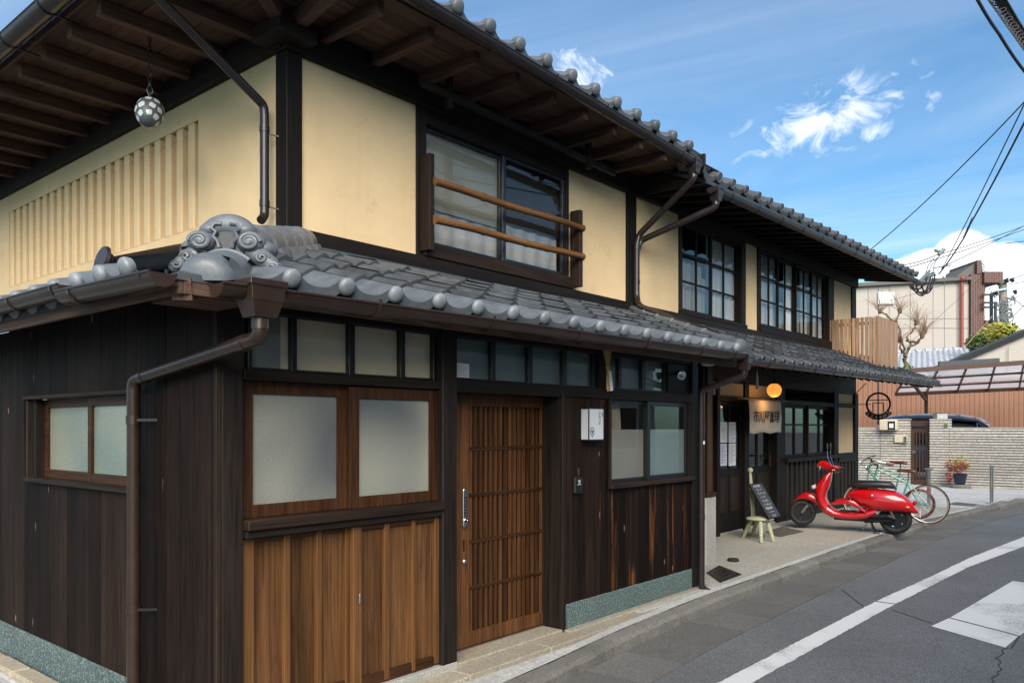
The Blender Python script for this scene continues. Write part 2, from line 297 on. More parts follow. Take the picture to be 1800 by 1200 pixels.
# ---------------------------------------------------------------- mesh helpers
class MB:
    def __init__(s): s.v = []; s.f = []
    def add(s, vs, fs):
        o = len(s.v); s.v += [tuple(p) for p in vs]; s.f += [tuple(i + o for i in f) for f in fs]; return s
    def box(s, x0, x1, y0, y1, z0, z1):
        if x0 > x1: x0, x1 = x1, x0
        if y0 > y1: y0, y1 = y1, y0
        if z0 > z1: z0, z1 = z1, z0
        return s.add([(x, y, z) for z in (z0, z1) for y in (y0, y1) for x in (x0, x1)], [(0, 2, 3, 1), (4, 5, 7, 6), (0, 1, 5, 4), (2, 6, 7, 3), (0, 4, 6, 2), (1, 3, 7, 5)])
    def bar(s, a, b, w, h, up=(0, 0, 1)):
        a, b = Vector(a), Vector(b); d = (b - a).normalized(); u = Vector(up); sd = d.cross(u)
        if sd.length < 1e-4: sd = d.cross(Vector((1, 0, 0)))
        sd.normalize(); u = sd.cross(d)
        P = [p + sd * i * w / 2 + u * j * h / 2 for p in (a, b) for j in (-1, 1) for i in (-1, 1)]
        return s.add(P, [(0, 1, 3, 2), (4, 6, 7, 5), (0, 4, 5, 1), (2, 3, 7, 6), (0, 2, 6, 4), (1, 5, 7, 3)])
    def tube(s, pts, r, n=10, cap=True, closed=False):
        pts = [Vector(p) for p in pts]; k = len(pts); rs = r if isinstance(r, (list, tuple)) else [r] * k
        ref = None; rings = []
        for i, p in enumerate(pts):
            if closed: d = pts[(i + 1) % k] - pts[i - 1]
            else: d = pts[min(i + 1, k - 1)] - pts[max(i - 1, 0)]
            d.normalize()
            if ref is None: ref = Vector((0, 0, 1)) if abs(d.z) < .9 else Vector((1, 0, 0))
            sd = d.cross(ref)
            if sd.length < 1e-5: sd = d.orthogonal()
            sd.normalize(); up = sd.cross(d); ref = up
            # widen the mitre at bends
            sc = 1.
            if 0 < i < k - 1 and not closed:
                c = (pts[i] - pts[i - 1]).normalized().dot((pts[i + 1] - pts[i]).normalized()); sc = min(1.5, 1 / math.sqrt(max(.2, (1 + c) / 2)))
            rings.append([p + (sd * math.cos(2 * math.pi * j / n) + up * math.sin(2 * math.pi * j / n)) * rs[i] * (1 + (sc - 1) * .5) for j in range(n)])
        vs = [q for rg in rings for q in rg]; fs = []
        for i in range(k if closed else k - 1):
            a = i * n; b = ((i + 1) % k) * n
            for j in range(n): fs.append((a + j, a + (j + 1) % n, b + (j + 1) % n, b + j))
        if cap and not closed: fs.append(tuple(range(n - 1, -1, -1))); fs.append(tuple(range((k - 1) * n, k * n)))
        return s.add(vs, fs)
    def lathe(s, prof, n=16, M=None):
        vs = []; fs = []
        for (r, z) in prof:
            for j in range(n):
                a = 2 * math.pi * j / n; p = Vector((r * math.cos(a), r * math.sin(a), z)); vs.append(M @ p if M else p)
        for i in range(len(prof) - 1):
            for j in range(n): fs.append((i * n + j, i * n + (j + 1) % n, (i + 1) * n + (j + 1) % n, (i + 1) * n + j))
        if prof[0][0] > 1e-6: fs.append(tuple(range(n - 1, -1, -1)))
        if prof[-1][0] > 1e-6: fs.append(tuple(range((len(prof) - 1) * n, len(prof) * n)))
        return s.add(vs, fs)
    def prism(s, poly, M, depth):
        """poly: 2D outline, M maps (u, v, w); extruded 0..depth along w"""
        k = len(poly); vs = [M @ Vector((p[0], p[1], w)) for w in (0, depth) for p in poly]
        fs = [tuple(range(k - 1, -1, -1)), tuple(range(k, 2 * k))] + [(i, (i + 1) % k, k + (i + 1) % k, k + i) for i in range(k)]
        return s.add(vs, fs)
    def ell(s, c, rx, ry, rz, n=14, m=9, M=None):
        vs = []; fs = []
        for i in range(m + 1):
            a = -math.pi / 2 + math.pi * i / m
            for j in range(n):
                b = 2 * math.pi * j / n; p = Vector((rx * math.cos(a) * math.cos(b), ry * math.cos(a) * math.sin(b), rz * math.sin(a)))
                vs.append((M @ p if M else p) + Vector(c))
        for i in range(m):
            for j in range(n): fs.append((i * n + j, i * n + (j + 1) % n, (i + 1) * n + (j + 1) % n, (i + 1) * n + j))
        return s.add(vs, fs)
    def grid(s, fn, nu, nv):
        vs = [fn(i / nu, j / nv) for j in range(nv + 1) for i in range(nu + 1)]
        return s.add(vs, [(j * (nu + 1) + i, j * (nu + 1) + i + 1, (j + 1) * (nu + 1) + i + 1, (j + 1) * (nu + 1) + i) for j in range(nv) for i in range(nu)])
    def mesh(s, name, m, smooth=False):
        me = bpy.data.meshes.new(name); me.from_pydata(s.v, [], s.f); me.materials.append(MAT[m]); me.validate()
        bm = bmesh.new(); bm.from_mesh(me); bmesh.ops.remove_doubles(bm, verts=bm.verts, dist=1e-5); bmesh.ops.recalc_face_normals(bm, faces=bm.faces); bm.to_mesh(me); bm.free()
        if smooth:
            me.polygons.foreach_set('use_smooth', [True] * len(me.polygons)); me.set_sharp_from_angle(angle=R(38))
        return me
    def build(s, name, m, parent=None, smooth=False, bevel=0, kind=None, label=None):
        o = link(name, s.mesh(name, m, smooth), parent)
        if bevel:
            b = o.modifiers.new('bevel', 'BEVEL'); b.width = bevel; b.segments = 1; b.limit_method = 'ANGLE'
        if kind: o['kind'] = kind
        if label: o['label'] = label
        return o
def link(name, me, parent=None, loc=None, rot=None):
    o = bpy.data.objects.new(name, me); COL.objects.link(o)
    if parent is not None:
        o.parent = parent
        if parent.get('_world'): o.matrix_parent_inverse = Matrix.Translation(-Vector(parent['_world']))
    if loc is not None: o.location = loc
    if rot is not None: o.rotation_euler = rot
    return o
def tag(o, label, cat, group=None):
    o['label'] = label; o['category'] = cat
    if group: o['group'] = group
    return o
def thing(name, label, cat, loc=(0, 0, 0), rotz=None, group=None):
    """Empty at the thing's base. Without rotz its parts are given in world coordinates, with rotz in its own."""
    o = bpy.data.objects.new(name, None); COL.objects.link(o); o.location = loc; o.empty_display_size = .1
    if rotz is None: o['_world'] = loc
    else: o.rotation_euler = (0, 0, rotz)
    return tag(o, label, cat, group)
def B(name, m, parent, *b, bevel=.004, **k): return MB().box(*b).build(name, m, parent, bevel=bevel, **k)
def text_mesh(txt, size, m, M, name, parent=None, extrude=.001, align='CENTER', xs=1.0, spacing=1.0, bold=0.):
    c = bpy.data.curves.new('text', 'FONT'); c.body = txt; c.size = size; c.align_x = align; c.align_y = 'CENTER'; c.extrude = extrude; c.resolution_u = 3; c.space_line = spacing; c.offset = bold
    o = bpy.data.objects.new('text', c); COL.objects.link(o)
    bpy.context.view_layer.update()
    me = bpy.data.meshes.new_from_object(o.evaluated_get(bpy.context.evaluated_depsgraph_get()))
    bpy.data.objects.remove(o); bpy.data.curves.remove(c)
    me.transform(M @ Matrix.Diagonal((xs, 1, 1, 1))); me.materials.clear(); me.materials.append(MAT[m]); me.name = name
    return link(name, me, parent)
def frameM(o, u, v):
    u, v = Vector(u).normalized(), Vector(v).normalized(); w = u.cross(v)
    return Matrix(((u.x, v.x, w.x, o[0]), (u.y, v.y, w.y, o[1]), (u.z, v.z, w.z, o[2]), (0, 0, 0, 1)))
# ================================================================ ground, road, kerb
def lerp_tab(tab, x):
    if x <= tab[0][0]: return tab[0][1]
    for (a, va), (b, vb) in zip(tab, tab[1:]):
        if x <= b: k = (x - a) / (b - a); return va + (vb - va) * k
    return tab[-1][1]
KB = [(-4, -.95), (-.5, -.80), (2.3, -.58), (3.3, -.47), (4.9, -.38), (9.4, -.38), (13.7, -.46), (16, -.66), (17.5, -.82), (19.8, -1.08), (24, -1.85), (30, -3.4), (40, -7)]
SO = [(-4, -1.45), (-.5, -1.27), (2.7, -1.03), (4, -.95), (7.5, -.9), (11, -.88), (13.6, -.94), (16, -1.14), (17.6, -1.34), (20, -1.72), (24, -2.6), (30, -4.3), (40, -8.2)]
LI = [(-2, -1.28), (3.1, -1.39), (6.55, -1.46), (8.5, -1.565), (10.2, -1.63), (13.3, -1.88), (17, -2.4), (22, -3.5), (28, -5.4), (34, -8)]
LO = [(-2, -1.45), (3.1, -1.57), (6.46, -1.645), (9.4, -1.765), (12, -2.045), (14, -2.26), (17, -2.72), (22, -3.85), (28, -5.8), (34, -8.5)]
ky = lambda x: lerp_tab(KB, x)
ZR = -.128
o = MB().grid(lambda u, v: (-150 + 400 * u, -200 + 400 * v, ZR), 4, 4).build('road', 'asphalt'); o['kind'] = 'structure'
def strip(name, m, xs, f0, f1, z, kind='structure', parent=None, jit=0.):
    b = MB(); vs = []; fs = []; rj = random.Random(12)
    for x in xs: vs += [(x, f0(x) + rj.uniform(-jit, jit), z), (x, f1(x) + rj.uniform(-jit, jit), z)]
    for i in range(len(xs) - 1): fs.append((2 * i, 2 * i + 2, 2 * i + 3, 2 * i + 1))
    o = b.add(vs, fs).build(name, m, parent)
    if kind: o['kind'] = kind
    return o
fr = lambda a, b, n: [a + (b - a) * i / n for i in range(n + 1)]
strip('road_edge_line', 'road_paint', fr(-2, 6.50, 220), lambda x: lerp_tab(LO, x), lambda x: lerp_tab(LI, x), ZR + .005, jit=.005)
strip('road_edge_line', 'road_paint', fr(6.54, 34, 400), lambda x: lerp_tab(LO, x), lambda x: lerp_tab(LI, x), ZR + .005, jit=.006)
# white block marking at the right, cracked across
def poly(name, m, pts, z, parent=None):
    o = MB().add([(*p, z) for p in pts], [tuple(range(len(pts)))]).build(name, m, parent); o['kind'] = 'structure'; return o
poly('road_block_marking', 'road_paint', [(5.758, -2.148), (5.379, -2.781), (5.86, -2.806), (6.20, -2.20)], ZR + .005)
poly('road_block_marking', 'road_paint', [(6.235, -2.205), (5.895, -2.812), (8.55, -3.02), (8.72, -2.36)], ZR + .005)
# dark crack running over the asphalt
cr = [(5.40, -2.80)]; rk = random.Random(4)
while cr[-1][0] > 3.4: cr.append((cr[-1][0] - rk.uniform(.03, .09), cr[-1][1] - rk.uniform(-.022, .038)))
b = MB()
for (p, q) in zip(cr, cr[1:]): b.bar((*p, ZR + .0), (*q, ZR + .0), .007, .006)
for (p, q) in [((6.22, -1.42), (6.9, -1.0)), ((6.22, -1.70), (5.9, -2.12)), ((5.87, -2.81), (5.4, -2.82))]: b.bar((*p, ZR), (*q, ZR), .010, .006)
o = b.build('road_crack', 'black_rubber'); o['kind'] = 'structure'
# apron in front of the coffee house, and the paved forecourt behind
o = MB()
xs = fr(5.55, 16.4, 26); vs = []; fs = []
for x in xs: vs += [(x, ky(x) + .20, -.002), (x, 2.2, .004)]
for i in range(len(xs) - 1): fs.append((2 * i, 2 * i + 2, 2 * i + 3, 2 * i + 1))
o.add(vs, fs); o = o.build('apron_pavement', 'apron_stone'); o['kind'] = 'structure'
xs = fr(16.42, 40, 40)
strip('forecourt_bed', 'kerb_stone', xs, lambda x: ky(x) + .12, lambda x: 4.5, -.012)
b = MB(); tw, tl = .15, .305
for i in range(0, 50):
    x0 = 16.44 + i * tw
    for j in range(0, 20):
        y0 = 3.9 - j * tl - (.15 if i % 2 else 0)
        if y0 - tl < ky(x0) + .14: continue
        z = random.uniform(-.002, .003); b.box(x0 + .012, x0 + tw - .012, y0 - tl + .006, y0 - .006, -.03, z)
o = b.build('paver', 'paver', bpy.data.objects['forecourt_bed']); o['kind'] = 'stuff'
# step stones, mortar line, kerb stones and gutter slabs in pieces
fl = MB().box(-.4, 5.6, -.36, .3, -.30, -.035).build('footing', 'mortar'); fl['kind'] = 'structure'
edges = [-.2, .75, 1.72, 2.62, 4.18, 5.62]
ins = lambda x: (-.02 if x < 1.6 else (.26 if x < 3.02 else .0))
for a, c in zip(edges, edges[1:]):
    MB().box(a + .004, c - .004, -.215, -.012, -.10, random.uniform(-.006, .004)).build('step_stone', 'step_stone', fl, bevel=.008)
MB().box(1.80, 3.028, -.03, .30, -.06, .028).build('threshold_stone', 'step_stone', fl, bevel=.01)
MB().box(1.93, 3.10, .165, .19, .02, .036).build('threshold_rail', 'metal', fl)
MB().box(3.08, 5.60, -.075, .005, -.1, .012).build('ledge_stone', 'step_stone', fl, bevel=.01)
MB().box(4.05, 5.62, -.155, -.075, -.1, .006).build('ledge_stone', 'mortar', fl, bevel=.006)
kerb = strip('kerb', 'mortar', fr(-3, 40, 80), lambda x: ky(x) + .137, lambda x: ky(x) + (.225 if x < 16.4 else .15), .003)
edge_x = [-2.4]
while edge_x[-1] < 33: edge_x.append(edge_x[-1] + random.uniform(.58, .64) * (1 if edge_x[-1] < 18 else 2))
for a, c in zip(edge_x, edge_x[1:]):
    ya, yc = ky(a), ky(c); top = random.uniform(-.006, .004); w = .135; n = 4; bb = MB(); prev = None; vs = []; fs = []
    for i in range(n + 1):
        x = a + .005 + (c - a - .010) * i / n; y = ky(x) + random.uniform(-.006, .006)
        vs += [(x, y, ZR - .02), (x, y + .008, top - .045 + random.uniform(-.006, .006)), (x, y + .035, top - .012), (x, y + w, top), (x, y + w, ZR - .02)]
    for i in range(n):
        for k in range(4): fs.append((i * 5 + k, i * 5 + k + 1, i * 5 + k + 6, i * 5 + k + 5))
    fs += [(0, 4, 3, 2, 1), (n * 5, n * 5 + 1, n * 5 + 2, n * 5 + 3, n * 5 + 4)]
    bb.add(vs, fs).build('kerb_stone', 'kerb_stone', kerb)
gx = [-2.2]
while gx[-1] < 33: gx.append(gx[-1] + .605 * (1 if gx[-1] < 16 else 2))
gut = strip('road_gutter', 'joint_dark', fr(-3, 36, 60), lambda x: lerp_tab(SO, x) + .02, lambda x: ky(x) + .02, ZR + .002)
for a, c in zip(gx, gx[1:]):
    g = .006; sk = .16
    P = [(a + g, ky(a) - .004), (c - g, ky(c) - .004), (c - g + sk * .2, lerp_tab(SO, c)), (a + g + sk * .2, lerp_tab(SO, a))]
    dz = random.uniform(0, .004)
    MB().add([(p[0], p[1], ZR - .03) for p in P] + [(P[0][0], P[0][1], ZR + .014 + dz), (P[1][0], P[1][1], ZR + .014 + dz), (P[2][0], P[2][1], ZR + .007 + dz), (P[3][0], P[3][1], ZR + .007 + dz)],
             [(0, 1, 2, 3), (4, 7, 6, 5), (0, 4, 5, 1), (1, 5, 6, 2), (2, 6, 7, 3), (3, 7, 4, 0)]).build('slab', 'gutter_slab', gut)
# side lane: rough stone edging and grooved drain cover along the left wall
ln = MB().box(-1.1, -.0, .1, 12, -.2, -.118).build('lane_drain', 'mortar'); ln['kind'] = 'structure'
y = .15
while y < 9:
    L = random.uniform(.5, .8); d = random.uniform(0, .02)
    MB().box(-.175 - d, -.035, y, y + L - .02, -.16, -.055 - d).build('edging_stone', 'step_stone', ln, bevel=.018); y += L
for i in range(20): MB().box(-.215 - i * .042, -.185 - i * .042, .12, 9, -.14, -.104).build('drain_rib', 'mortar', ln)

# ================================================================ roof pieces shared by both houses
def tile_profile(u, h=.052): return h * (.5 - .5 * math.cos(2 * math.pi * u)) ** 1.9 + .016 * (2 * (u - round(u))) ** 2
def tile_mesh(name, w, L, m, eave=False, ball='ball', lift=.031, h=.058, th=.032, skirt=.082, br=.051):
    b = MB(); n = 14; us = [-.5 + i / n for i in range(n + 1)]
    tf = [(u * w, 0, tile_profile(u, h) + lift) for u in us]; tb = [(u * w, L, tile_profile(u, h)) for u in us]
    bf = [(u * w, 0, tile_profile(u, h) + lift - (skirt * (1 if not ball else (.86 + .14 * math.cos(math.pi * u))) if eave else th)) for u in us]
    k = n + 1; vs = tf + tb + bf; fs = []
    for i in range(n): fs.append((i, i + 1, k + i + 1, k + i)); fs.append((2 * k + i, 2 * k + i + 1, i + 1, i))
    if eave:
        bi = [(p[0], .02, p[2]) for p in bf]; vs += bi
        for i in range(n): fs.append((2 * k + i, 3 * k + i, 3 * k + i + 1, 2 * k + i + 1))
    b.add(vs, fs)
    if eave and ball == 'ball':
        M = Matrix.Translation((w / 2, -.002, h + lift - .022)) @ Matrix.Rotation(R(90), 4, 'X')
        b.lathe([(br * .92, -.06), (br * .96, -.012), (br, 0), (br * .97, .010), (br * .82, .020), (br * .48, .027), (0, .029)], 16, M)
    if eave and ball == 'disc':
        M = Matrix.Translation((w / 2, -.002, h + lift - .030)) @ Matrix.Rotation(R(90), 4, 'X')
        b.lathe([(br * .86, -.22), (br * .86, -.02), (br, -.012), (br, .010), (br * .9, .018), (br * .84, .012), (0, .014)], 16, M)
    if eave and ball == 'square':
        M = Matrix.Translation((w / 2, -.002, h + lift - .035)) @ Matrix.Rotation(R(90), 4, 'X')
        b.lathe([(br * .92, -.18), (br * .92, .0), (br * .8, .016), (br * .3, .016), (0, .006)], 10, M)
    return b.mesh(name, m, True)
def gutter(name, a, c, r, m, parent, n=10, lip=True):
    """half-round gutter from a to c (level ends closed)"""
    a, c = Vector(a), Vector(c); d = (c - a).normalized(); sd = d.cross(Vector((0, 0, 1))).normalized(); b = MB(); vs = []; fs = []
    for p in (a, c):
        for rr in (r, r - .007):
            for i in range(n + 1):
                an = math.pi * i / n; vs.append(p + sd * math.cos(an) * rr - Vector((0, 0, 1)) * math.sin(an) * rr)
    k = n + 1
    for i in range(n):
        fs.append((i, i + 1, 2 * k + i + 1, 2 * k + i)); fs.append((k + i, 3 * k + i, 3 * k + i + 1, k + i + 1))
    fs += [(0, 2 * k, 3 * k, k), (n, k + n, 3 * k + n, 2 * k + n), tuple(range(k)), tuple(range(3 * k - 1, 2 * k - 1, -1))]
    b.add(vs, fs)
    if lip:
        for s_ in (1, -1): b.tube([a + sd * s_ * (r - .001), c + sd * s_ * (r - .001)], .008, 6)
    return b.build(name, m, parent, smooth=True)
def strap(a, d, r, m, parent, w=.018, n=9):
    """hanger strap round a gutter at point a, gutter direction d"""
    a, d = Vector(a), Vector(d).normalized(); sd = d.cross(Vector((0, 0, 1))).normalized(); b = MB()
    pts = [a + sd * math.cos(math.pi * i / n) * (r + .004) - Vector((0, 0, 1)) * math.sin(math.pi * i / n) * (r + .004) for i in range(n + 1)]
    for p, q in zip(pts, pts[1:]): b.bar(p, q, w, .005, up=(p + q) / 2 - a)
    b.bar(pts[0] - Vector((0, 0, .01)), pts[0] + Vector((0, 0, .022)), .012, .012)
    return b.build('gutter_strap', m, parent)
def pipe(name, pts, r, m, parent, n=12, rings=(), bend=.06):
    """downpipe with rounded bends and collars"""
    P = [Vector(p) for p in pts]; out = [P[0]]
    for i in range(1, len(P) - 1):
        a = (P[i - 1] - P[i]); c = (P[i + 1] - P[i]); k = min(bend, a.length * .45, c.length * .45); a.normalize(); c.normalize()
        for j in range(5):
            tt = j / 4; out.append((P[i] + a * k) * (1 - tt) ** 2 + P[i] * 2 * tt * (1 - tt) + (P[i] + c * k) * tt ** 2)
    out.append(P[-1]); b = MB().tube(out, r, n)
    for (q, d) in rings: q = Vector(q); d = Vector(d).normalized(); b.tube([q - d * .025, q + d * .025], r * 1.13, n)
    return b.build(name, m, parent, smooth=True)

# ================================================================ house 1: corner townhouse
H1 = thing('townhouse', 'two-storey corner townhouse with cream plaster above and dark boarded ground floor', 'house', (0, 0, 0))
def win(parent, name, x0, x1, z0, z1, y, fm, pane, fw=.035, cols=1, rows=1, mw=.022, dep=.035, axis='y', label=None, pm_list=None, rowz=None):
    """sash: frame with muntins as one part, every pane a child"""
    b = MB(); d = dep
    def bx(a, c, e, f, d0=0, d1=d):
        if axis == 'y': b.box(a, c, y + d0, y + d1, e, f)
        else: b.box(y + d0, y + d1, a, c, e, f)
    bx(x0, x0 + fw, z0, z1); bx(x1 - fw, x1, z0, z1); bx(x0 + fw, x1 - fw, z0, z0 + fw); bx(x0 + fw, x1 - fw, z1 - fw, z1)
    ix0, ix1, iz0, iz1 = x0 + fw, x1 - fw, z0 + fw, z1 - fw
    zs = rowz or fr(iz0, iz1, rows); xs_ = fr(ix0, ix1, cols)
    for x in xs_[1:-1]: bx(x - mw / 2, x + mw / 2, iz0, iz1, .004, d - .004)
    for z in zs[1:-1]: bx(ix0, ix1, z - mw / 2, z + mw / 2, .006, d - .006)
    o = b.build(name, fm, parent, bevel=.002)
    if label: o['label'] = label
    k = 0
    for j in range(len(zs) - 1):
        for i in range(len(xs_) - 1):
            p = MB(); a0 = xs_[i] + (mw / 2 if i else 0); a1 = xs_[i + 1] - (mw / 2 if i < len(xs_) - 2 else 0)
            e0 = zs[j] + (mw / 2 if j else 0); e1 = zs[j + 1] - (mw / 2 if j < len(zs) - 2 else 0); ym = y + d * .5
            if axis == 'y': p.box(a0, a1, ym, ym + .004, e0, e1)
            else: p.box(ym, ym + .004, a0, a1, e0, e1)
            p.build('pane', pm_list[k] if pm_list else pane, o); k += 1
    return o
T = 2.42                      # underside of the lower eave at the wall
# frame of the ground floor
B('post', 'weathered_post', H1, .029, .155, -.002, .12, .0, T, bevel=.006)
B('corner_board', 'worn_wood_z', H1, -.004, .027, -.002, .03, .02, T)
B('post', 'weathered_post', H1, 1.648, 1.793, -.03, .13, -.01, T, bevel=.008)
B('post', 'dark_wood_z', H1, 3.60, 3.742, -.002, .12, 1.99, T)
B('post', 'dark_wood_z', H1, 5.29, 5.42, -.012, .12, .02, T)
B('door_jamb', 'dark_wood_z', H1, 3.125, 3.16, .0, .2, .03, 1.95)
B('door_jamb', 'dark_wood_z', H1, 3.030, 3.078, -.022, .012, .02, 1.965)
B('door_jamb', 'dark_wood_z', H1, 3.036, 3.125, .012, .21, .025, 1.962)
B('beam', 'worn_wood_x', H1, .155, 1.648, -.012, .11, 1.937, 1.995)
B('beam', 'dark_wood_x', H1, 1.793, 3.745, -.014, .25, 1.925, 2.02)
B('beam', 'dark_wood_x', H1, 3.745, 5.29, -.012, .11, 1.925, 2.02)
B('beam', 'dark_wood_x', H1, .155, 5.29, .0, .14, 2.318, T)
B('window_sill', 'worn_wood_x', H1, .157, 1.660, -.050, .10, 1.112, 1.172, bevel=.008)
B('sill_apron', 'dark_wood_x', H1, .157, 1.646, -.030, .06, 1.072, 1.110)
# transom lights
def transom(xs_, z0, z1, behind, pane='clear_glass'):
    tr = None; b = MB(); f = .017
    for (a, c) in xs_: pass
    x0, x1 = xs_[0][0] - .025, xs_[-1][1] + .025
    b.box(x0, x1, .04, .075, z0 - .022, z0); b.box(x0, x1, .04, .075, z1, z1 + .03)
    ed = [x0] + [v for ac in xs_ for v in ac] + [x1]
    for i in range(0, len(ed), 2): b.box(ed[i], ed[i + 1], .036, .079, z0 - .02, z1 + .028)
    tr = b.build('transom_window', 'black_frame', H1, bevel=.002)
    for (a, c) in xs_: MB().box(a, c, .056, .060, z0, z1).build('pane', pane, tr)
    return tr
t1 = transom([(.232, .489), (.524, .904), (.948, 1.325), (1.365, 1.626)], 2.012, 2.312, 0)
t2 = transom([(1.832, 2.225), (2.27, 2.662), (2.712, 3.119), (3.167, 3.568)], 2.03, 2.312, 0)
t3 = transom([(3.77, 3.968), (4.016, 4.377), (4.44, 4.812)], 2.035, 2.312, 0)
B('blind', 'blind', H1, .19, 1.64, .082, .086, 2.0, 2.33, bevel=0)
B('blind', 'film_grey', H1, .20, .44, .0795, .081, 2.0, 2.33, bevel=0)
B('blind', 'film_teal', H1, 1.80, 4.83, .095, .098, 2.022, 2.317, bevel=0)
B('transom_board', 'dark_wood_z', H1, 4.840, 5.29, .02, .06, 2.022, 2.318)
# pair of obscure glass sashes
win(H1, 'sash_window', .180, .905, 1.174, 1.935, .060, 'brown_wood_z', 'frosted_glass', fw=.070, label='left sash with mottled obscure glass')
win(H1, 'sash_window', .893, 1.646, 1.174, 1.930, .018, 'brown_wood_z', 'frosted_glass', fw=.072, label='right sash with mottled obscure glass')
# panelled shutters under the sill
def panel(x0, x1, y, cuts, boards):
    for (a, c) in boards: MB().box(a, c, y + .026, y + .036, .06, 1.06).build('panel_board', 'panel_board', H1, bevel=.003)
    for (a, c) in cuts: MB().box(a, c, y, y + .034, .06, 1.066).build('panel_stile', 'stile_wood', H1, bevel=.004)
    MB().box(x0 + .05, x1 - .05, y + .004, y + .03, 1.036, 1.068).build('panel_rail', 'brown_wood_x', H1, bevel=.003)
    MB().box(x0 + .05, x1 - .05, y + .004, y + .03, .052, .118).build('panel_rail', 'brown_wood_x', H1, bevel=.003)
panel(.19, .93, .040, [(.160, .248), (.440, .484), (.664, .704), (.878, .925)], [(.24, .448), (.476, .672), (.697, .90)])
panel(.905, 1.646, .002, [(.906, .975), (1.159, 1.202), (1.395, 1.428), (1.606, 1.646)], [(.97, 1.165), (1.195, 1.40), (1.42, 1.61)])
MB().box(.957 - .008, .957 + .008, -.006, .003, .585, .645).build('finger_pull', 'metal', H1, bevel=.003)
MB().box(1.648, 1.660, -.005, .002, .40, .44).build('finger_pull', 'metal', H1)
B('footing_block', 'granite_grey', H1, .155, 1.79, -.035, .1, -.1, .046)
# lattice door
D = MB(); y = .20
D.box(1.93, 2.140, y - .012, y + .03, .036, 1.925); D.box(3.057, 3.124, y - .012, y + .03, .036, 1.925); D.box(2.14, 3.057, y - .010, y + .03, 1.838, 1.925); D.box(2.14, 3.057, y - .010, y + .03, .036, .142)
door = D.build('lattice_door', 'slat_wood', H1, bevel=.003, label='sliding lattice door of brown timber')
MB().box(2.13, 3.06, y + .060, y + .065, .14, 1.84).build('door_backing', 'interior_dark', door)
n = 16
slat = MB().box(-.014, .014, 0, .016, .142, 1.838).mesh('slat', 'slat_wood')
for i in range(n): link('slat', slat, door, (2.143 + (i + .5) * (3.057 - 2.143) / n, y - .002, 0))
for z in (1.514, 1.166, .817, .467): MB().box(2.14, 3.057, y - .008, y + .012, z - .014, z + .014).build('lattice_rail', 'brown_wood_x', door, bevel=.002)
k = MB(); k.prism([(.022 * math.cos(a) , .128 * (1 if math.sin(a) >= 0 else -1) + .022 * math.sin(a)) for a in [2 * math.pi * i / 20 for i in range(20)]], frameM((2.082, y - .012, 1.079), (1, 0, 0), (0, 0, 1)), -.0)
k = MB(); out = [(.023 * math.cos(a), (.125 if i < 10 else -.125) + .023 * math.sin(a)) for i, a in enumerate([2 * math.pi * (i + .5) / 20 for i in range(20)])]
k.prism(out, frameM((2.082, y - .012, 1.079), (1, 0, 0), (0, 0, 1)), .018)
kp = k.build('keypad_lock', 'metal', door, bevel=.003)
for i in range(7):
    for s_ in (-1, 1): MB().lathe([(.006, 0), (.006, .006), (0, .007)], 8, Matrix.Translation((2.082 + s_ * .010, y - .030, 1.155 - i * .022)) @ Matrix.Rotation(R(90), 4, 'X')).build('key_button', 'metal_dark', kp)
MB().lathe([(.018, 0), (.018, .02), (.012, .028), (0, .028)], 14, Matrix.Translation((2.086, y - .030, .985)) @ Matrix.Rotation(R(90), 4, 'X')).build('turn_knob', 'chrome', kp, smooth=True)
MB().lathe([(.020, 0), (.020, .012), (.012, .020), (0, .020)], 14, Matrix.Translation((2.082, y - .012, .681)) @ Matrix.Rotation(R(90), 4, 'X')).build('lock_cylinder', 'metal', door, smooth=True)
MB().box(2.075, 2.089, y - .014, y - .010, .755, .845).build('finger_slot', 'black_frame', door)
# boarded wall right of the door with granite plinth
bw = MB().box(3.08, 3.74, .024, .05, .2, 1.93).box(3.74, 5.29, .024, .05, .2, 1.126).build('boarded_wall', 'interior_dark', H1)
ex = [3.079, 3.195, 3.401, 3.609, 3.742, 3.827, 4.035, 4.244, 4.451, 4.678, 4.892, 5.08, 5.19, 5.292]
for i, (a, c) in enumerate(zip(ex, ex[1:])):
    if i == 3: MB().box(a, c - .002, .0, .022, .212, 1.93).build('board', 'charred_board_worn', bw, bevel=.003); continue
    top = 1.93 if c < 3.75 else 1.128
    MB().box(a + .0015, c - .0015, random.uniform(-.002, .002), .022, .212 + random.uniform(-.004, .004), top).build('board', 'charred_board_worn' if a > 3.5 else 'charred_board', bw, bevel=.003)
B('plinth', 'granite_teal', H1, 3.078, 5.47, -.006, .06, -.06, .214, bevel=.005)
B('wall_cap', 'dark_wood_x', H1, 3.078, 3.742, -.018, .03, 1.93, 1.965)
